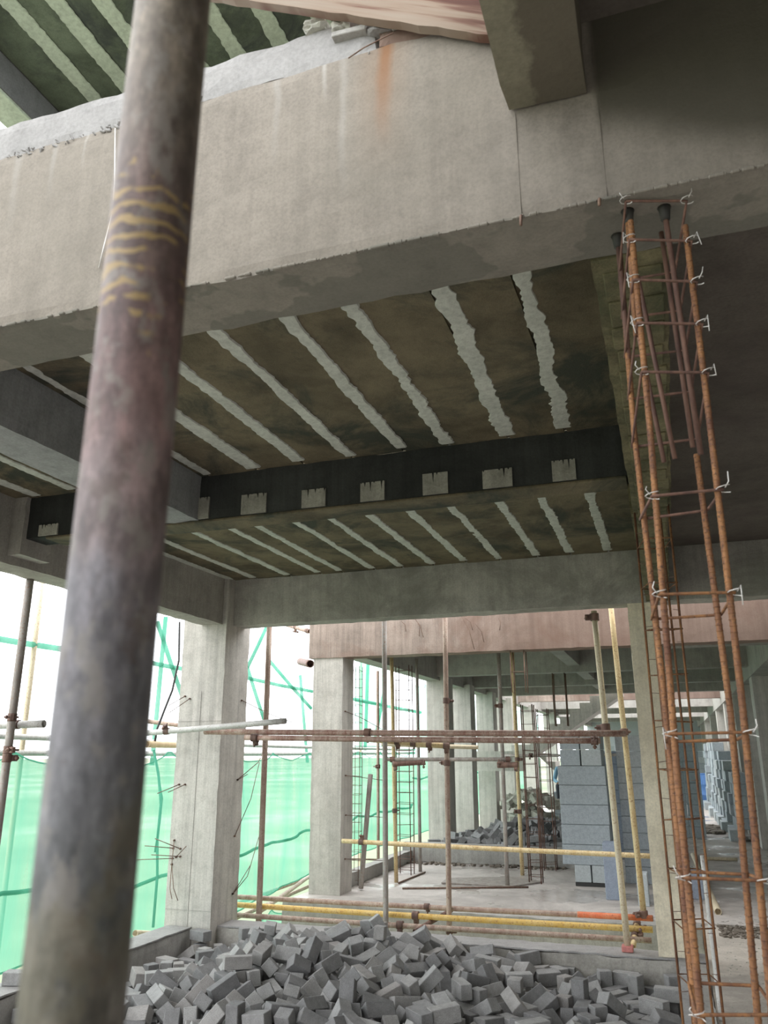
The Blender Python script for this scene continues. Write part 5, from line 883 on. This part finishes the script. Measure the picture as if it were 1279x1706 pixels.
# ------------------------------------------------------------ person sitting on the lower flight
def person():
    y0 = 19.75
    hd = P(940.5, 1268, Y=y0); hx = hd.x
    t = thing('person', 'person in a blue shirt sitting by the far stairs, seen over the blocks', 'person', (hx, y0, 0.75))
    pel = Vector((hx, y0, 0.84)); ch = Vector((hx-.02, y0-.03, 1.14)); nk = Vector((hx-.01, y0-.05, 1.27)); hdv = Vector((hx, y0-.06, hd.z))
    J = {'pel': (pel, .13), 'wst': (pel+Vector((0, 0, .14)), .125), 'ch': (ch, .145), 'nk': (nk, .06), 'hd': (nk+Vector((0, -.01, .08)), .065)}
    E_ = [('pel', 'wst'), ('wst', 'ch'), ('ch', 'nk'), ('nk', 'hd')]
    for s in (-1, 1):
        k = 'L' if s < 0 else 'R'
        J['sh'+k] = (ch+Vector((s*.17, 0, .07)), .06); J['el'+k] = (ch+Vector((s*.22, -.12, -.18)), .045); J['wr'+k] = (ch+Vector((s*.12, -.34, -.22)), .033); J['ha'+k] = (ch+Vector((s*.10, -.42, -.22)), .035)
        J['hi'+k] = (pel+Vector((s*.10, -.05, -.02)), .09); J['kn'+k] = (pel+Vector((s*.13, -.45, .02)), .065); J['an'+k] = (pel+Vector((s*.12, -.42, -.38)), .042); J['fo'+k] = (pel+Vector((s*.13, -.58, -.43)), .04)
        E_ += [('ch', 'sh'+k), ('sh'+k, 'el'+k), ('el'+k, 'wr'+k), ('wr'+k, 'ha'+k), ('pel', 'hi'+k), ('hi'+k, 'kn'+k), ('kn'+k, 'an'+k), ('an'+k, 'fo'+k)]
    ks = list(J); me = bpy.data.meshes.new('body'); me.from_pydata([J[k][0]-t.location for k in ks], [(ks.index(a), ks.index(b_)) for a, b_ in E_], [])
    o = bpy.data.objects.new('body', me); COL.objects.link(o); o.parent = t
    o.modifiers.new('skin', 'SKIN'); me.skin_vertices[0].data[0].use_root = True
    for i, k in enumerate(ks): me.skin_vertices[0].data[i].radius = (J[k][1],)*2
    ss = o.modifiers.new('sub', 'SUBSURF'); ss.levels = ss.render_levels = 2
    m, nt, b, oc = newmat('blue_shirt_dark_trousers_skin'); s_ = nt.nodes.new('ShaderNodeSeparateXYZ'); nt.links.new(oc, s_.inputs[0])
    c = ramp(nt, mth(nt, 'MULTIPLY', s_.outputs['Z'], 1.0), [(0.0, (.05, .055, .07)), (.16, (.05, .055, .07)), (.17, (.2, .36, .48)), (.52, (.2, .36, .48)), (.54, (.3, .17, .11))])
    nt.links.new(c, b.inputs['Base Color']); b.inputs['Roughness'].default_value = .9; me.materials.append(m)
    def ball(name, c, r, mat, sq=(1, 1, 1), par=None):
        n = 16; vs = []; fs = []
        for i in range(n//2+1):
            th = math.pi*i/(n//2)
            vs += [(c[0]+r*sq[0]*math.sin(th)*math.cos(2*math.pi*k/n), c[1]+r*sq[1]*math.sin(th)*math.sin(2*math.pi*k/n), c[2]+r*sq[2]*math.cos(th)) for k in range(n)]
        fs = [(i*n+k, (i+1)*n+k, (i+1)*n+(k+1) % n, i*n+(k+1) % n) for i in range(n//2) for k in range(n)]
        return MB().add(vs, fs, True).build(name, mat, par or t)
    h = ball('head', hdv, .098, M['skin'], (.82, .95, 1.12))
    ball('hair', hdv+Vector((0, .012, .03)), .105, M['hair'], (.9, 1.0, 1.0), h)
    for s in (-1, 1): ball('ear', hdv+Vector((s*.083, 0, -.01)), .02, M['skin'], (.5, .8, 1.2), h); ball('eye', hdv+Vector((s*.03, -.088, 0)), .011, M['hair'], (1, .5, .8), h)
    ball('nose', hdv+Vector((0, -.098, -.025)), .016, M['skin'], (.7, 1, 1.1), h); ball('mouth', hdv+Vector((0, -.09, -.058)), .018, M['red_block'], (1, .3, .3), h)
    for s in (-1, 1):
        w_ = J['ha'+('L' if s < 0 else 'R')][0]
        mb = MB()
        for q in range(4): mb.tube([w_+Vector((s*(.012*(q-1.5)), -.02, .006)), w_+Vector((s*.012*(q-1.5), -.055-.006*(q in (1, 2)), -.004)), w_+Vector((s*.012*(q-1.5), -.075, -.03))], .0075, 6)
        mb.tube([w_+Vector((-s*.03, 0, 0)), w_+Vector((-s*.045, -.03, -.005)), w_+Vector((-s*.04, -.05, -.02))], .008, 6); mb.build('fingers', M['skin'], t)
person()
for k in range(3): block(P(940.5, 1268, Y=19.75).x, 19.8, 0.236*k, 0.6, 0.4, 0.235, ('lowest', 'middle', 'top')[k]+' block of the small pile the person in blue sits on', 'blocks the person sits on')

# ------------------------------------------------------------ rust-stained board and rubble on top of the big beam
def board_mat():
    m, nt, b, oc = newmat('pink_rust_stained_board')
    mp = nt.nodes.new('ShaderNodeMapping'); nt.links.new(oc, mp.inputs[0]); mp.inputs['Rotation'].default_value = (0, BA, 0)
    m2 = nt.nodes.new('ShaderNodeMapping'); nt.links.new(mp.outputs[0], m2.inputs[0]); m2.inputs['Scale'].default_value = (0.8, 1, 14); mp = m2
    n = nt.nodes.new('ShaderNodeTexNoise'); nt.links.new(mp.outputs[0], n.inputs[0]); n.inputs['Scale'].default_value = 1.6; n.inputs['Detail'].default_value = 5
    c = ramp(nt, n.outputs[0], [(0.36, (0.08, 0.028, 0.018)), (0.43, (0.14, 0.07, 0.048)), (0.48, (0.24, 0.175, 0.13)), (0.62, (0.27, 0.22, 0.175)), (0.74, (0.19, 0.125, 0.095))])
    nt.links.new(c, b.inputs['Base Color']); b.inputs['Roughness'].default_value = .8; return m
e0, e1 = P(380, 2, Y=1.70), P(820, 66, Y=1.70)
BA = math.atan2(e1.z-e0.z, e1.x-e0.x)
bd = thing('formwork_board', 'pinkish rust-striped formwork board lying askew above the big beam', 'board', ((e0.x+e1.x)/2, 1.70, min(e0.z, e1.z)))
dirv = (e1-e0).normalized(); nrm = Vector((-dirv.z, 0, dirv.x)); a0 = e0-dirv*0.25; a1 = e1+dirv*0.05
prof = [(a0, 0), (a1, 0), (a1, .4), (a0, .4)]
mb = MB(); N = 40; vs = []
for i in range(N+1):
    q = a0+(a1-a0)*(i/N); jig = noise.noise(Vector((i*.5, 0, 0)))*.006
    for yy in (1.685, 1.715): vs += [tuple(q+nrm*jig+Vector((0, yy-1.70, 0))), tuple(q+nrm*0.42+Vector((0, yy-1.70, 0)))]
fs = []
for i in range(N): a = i*4; fs += [(a, a+4, a+5, a+1), (a+2, a+3, a+7, a+6), (a, a+2, a+6, a+4), (a+1, a+5, a+7, a+3)]
fs += [(0, 1, 3, 2), (N*4, N*4+2, N*4+3, N*4+1)]
mb.add(vs, fs).build('plywood_face', board_mat(), bd)
lip0, lip1 = P(650, 52, Y=1.72), P(810, 78, Y=1.72)
struct('trim_4', rough_box((-0.62, 1.735, 3.55), (-0.25, 1.93, 3.62), 0.02, 0.004, 0.006, 44), M['pink'])
def lump(cx, cy, cz, rx, ry, rz_, seed, mat, name, label=None, par=None):
    n = 18; m_ = 12; vs = []; fs = []
    for i in range(m_+1):
        th = math.pi*i/m_
        for k in range(n):
            ph = 2*math.pi*k/n; v = Vector((math.sin(th)*math.cos(ph), math.sin(th)*math.sin(ph), math.cos(th)))
            e = max(abs(v.x), abs(v.y), abs(v.z)); v = v/(e**0.75)*.85
            v *= 1+0.35*noise.noise(v*1.7+Vector((seed*9, 0, 0)))+0.22*noise.noise(v*5+Vector((seed*9, 3, 0)))
            vs.append((cx+v.x*rx, cy+v.y*ry, cz+v.z*rz_))
    for i in range(m_):
        for k in range(n): fs.append((i*n+k, (i+1)*n+k, (i+1)*n+(k+1) % n, i*n+(k+1) % n))
    o = MB().add(vs, fs).build(name, mat, par, None if par else (cx, cy, cz-rz_*.9))
    if label: tag(o, label, 'rubble')
    return o
for i, (x, y, rx, rz_, lab) in enumerate(((527, 46, .045, .022, 'rough grey concrete lump at the left of the rubble on the big beam'), (570, 50, .035, .02, 'middle grey concrete lump in the rubble on the big beam'), (632, 52, .05, .018, 'whitish crumbly mortar lump in the rubble on the big beam'), (662, 46, .016, .02, 'small dark greenish lump at the right of the rubble on the big beam'))):
    a = P(x, y, Y=1.745); lump(a.x, 1.765, a.z, rx, .05, rz_, i+1, M['rubble'] if i != 2 else M['curb_top'], 'concrete_lump', lab)
a, b_ = P(556, 66, Y=1.735), P(612, 52, Y=1.735)
dv = (b_-a); q = Matrix.Translation((a+b_)/2) @ Matrix.Rotation(-math.atan2(dv.z, dv.x), 4, 'Y')
MB().bbox((-dv.length/2, -.02, -.009), (dv.length/2, .05, .009), .002, q).build('slate_piece', M['conc'], None, (a+b_)/2); tag(bpy.data.objects['slate_piece'], 'flat grey concrete flake jutting out over the big beam', 'rubble')

# ------------------------------------------------------------ debris on the floors
def litter(name, label, cat, area, n, mat, smin, smax, z0, loc):
    mb = MB(); r0 = random.Random(hash(name) % 1 + 5)
    for i in range(n):
        x = r0.uniform(area[0], area[1]); y = r0.uniform(area[2], area[3]); s = r0.uniform(smin, smax)
        q = Matrix.Translation((x, y, z0+s*.3)) @ Matrix.Rotation(r0.random()*6, 4, 'Z') @ Matrix.Rotation(r0.uniform(-.4, .4), 4, 'X')
        mb.bbox((-s, -s*.6, -s*.35), (s, s*.6, s*.35), s*.12, q)
    o = mb.build(name, mat, None, loc); o['kind'] = 'stuff'; tag(o, label, cat); return o
litter('soil_debris', 'dark crumbly soil and debris on the passage floor', 'debris', (0.25, 0.85, 8.6, 9.6), 520, M['soil'], .008, .022, -.015, (.5, 9, 0))
litter('soil_debris', 'dark soil heap further along the passage by the drum', 'debris', (0.1, .78, 18.4, 20.2), 500, M['soil'], .02, .08, 0, (.5, 19, 0))
litter('small_rubble', 'small stones along the foot of the second kerb', 'debris', (-3.9, -1.6, 12.3, 12.53), 120, M['soil'], .01, .04, 0, (-2.8, 12.4, 0))
litter('small_rubble', 'scattered fragments at the foot of the near kerb on the right', 'debris', (-.95, -.15, 6.9, 7.4), 160, M['brick'], .008, .03, -.265, (-.5, 7.2, -.27))
litter('floor_gravel', 'fine gravel dust scattered on the passage floor', 'debris', (0.15, 1.0, 5.5, 8.5), 260, M['rubble'], .003, .009, -.02, (.5, 7, 0))
for (x0, y0, x1, y1, lab) in ((520, 1418, 900, 1424, 'thin dark rebar rod lying furthest back on the wet slab'), (670, 1468, 880, 1466, 'thin dark rebar rod lying nearest on the wet slab'), (664, 1459, 708, 1441, 'short dark rod lying aslant on the wet slab near the thin uprights')):
    a = P(x0, y0+12, Z=.012); b_ = P(x1, y1+12, Z=.012); o = MB().tube([a, (a+b_)/2, b_], .011, 8).build('rebar_rod', M['wire_dark'], None, a); tag(o, lab, 'rebar rod')
def sheet(px, zz, lab):
    pts = [P(x, y, Z=zz) for x, y in px]; n = len(pts); mb = MB(); mb.add([tuple(p) for p in pts]+[tuple(p+Vector((0, 0, .012))) for p in pts], [tuple(range(n))[::-1], tuple(range(n, 2*n))]+[(i, (i+1) % n, (i+1) % n+n, i+n) for i in range(n)])
    o = mb.build('plank', M['tube_grey'], None, pts[0]); tag(o, lab, 'plank')
sheet([(735, 1472), (852, 1478), (905, 1470), (850, 1462), (745, 1464)], 0.004, 'dark wet board lying flat on the far slab between the uprights')

for (x, y, rz_, lab) in ((30, 1640, .3, 'grey brick lying on the left kerb just left of the big tube'), (395, 1352+240, .1, None)):
    if lab:
        a = P(x, y, Z=0.018); o = bpy.data.objects.new('concrete_brick', BM[0]); COL.objects.link(o); o.location = (a.x, a.y, 0.017+0.0435); o.rotation_euler.z = rz_
        tag(o, lab, 'brick', 'bricks of the near heap')
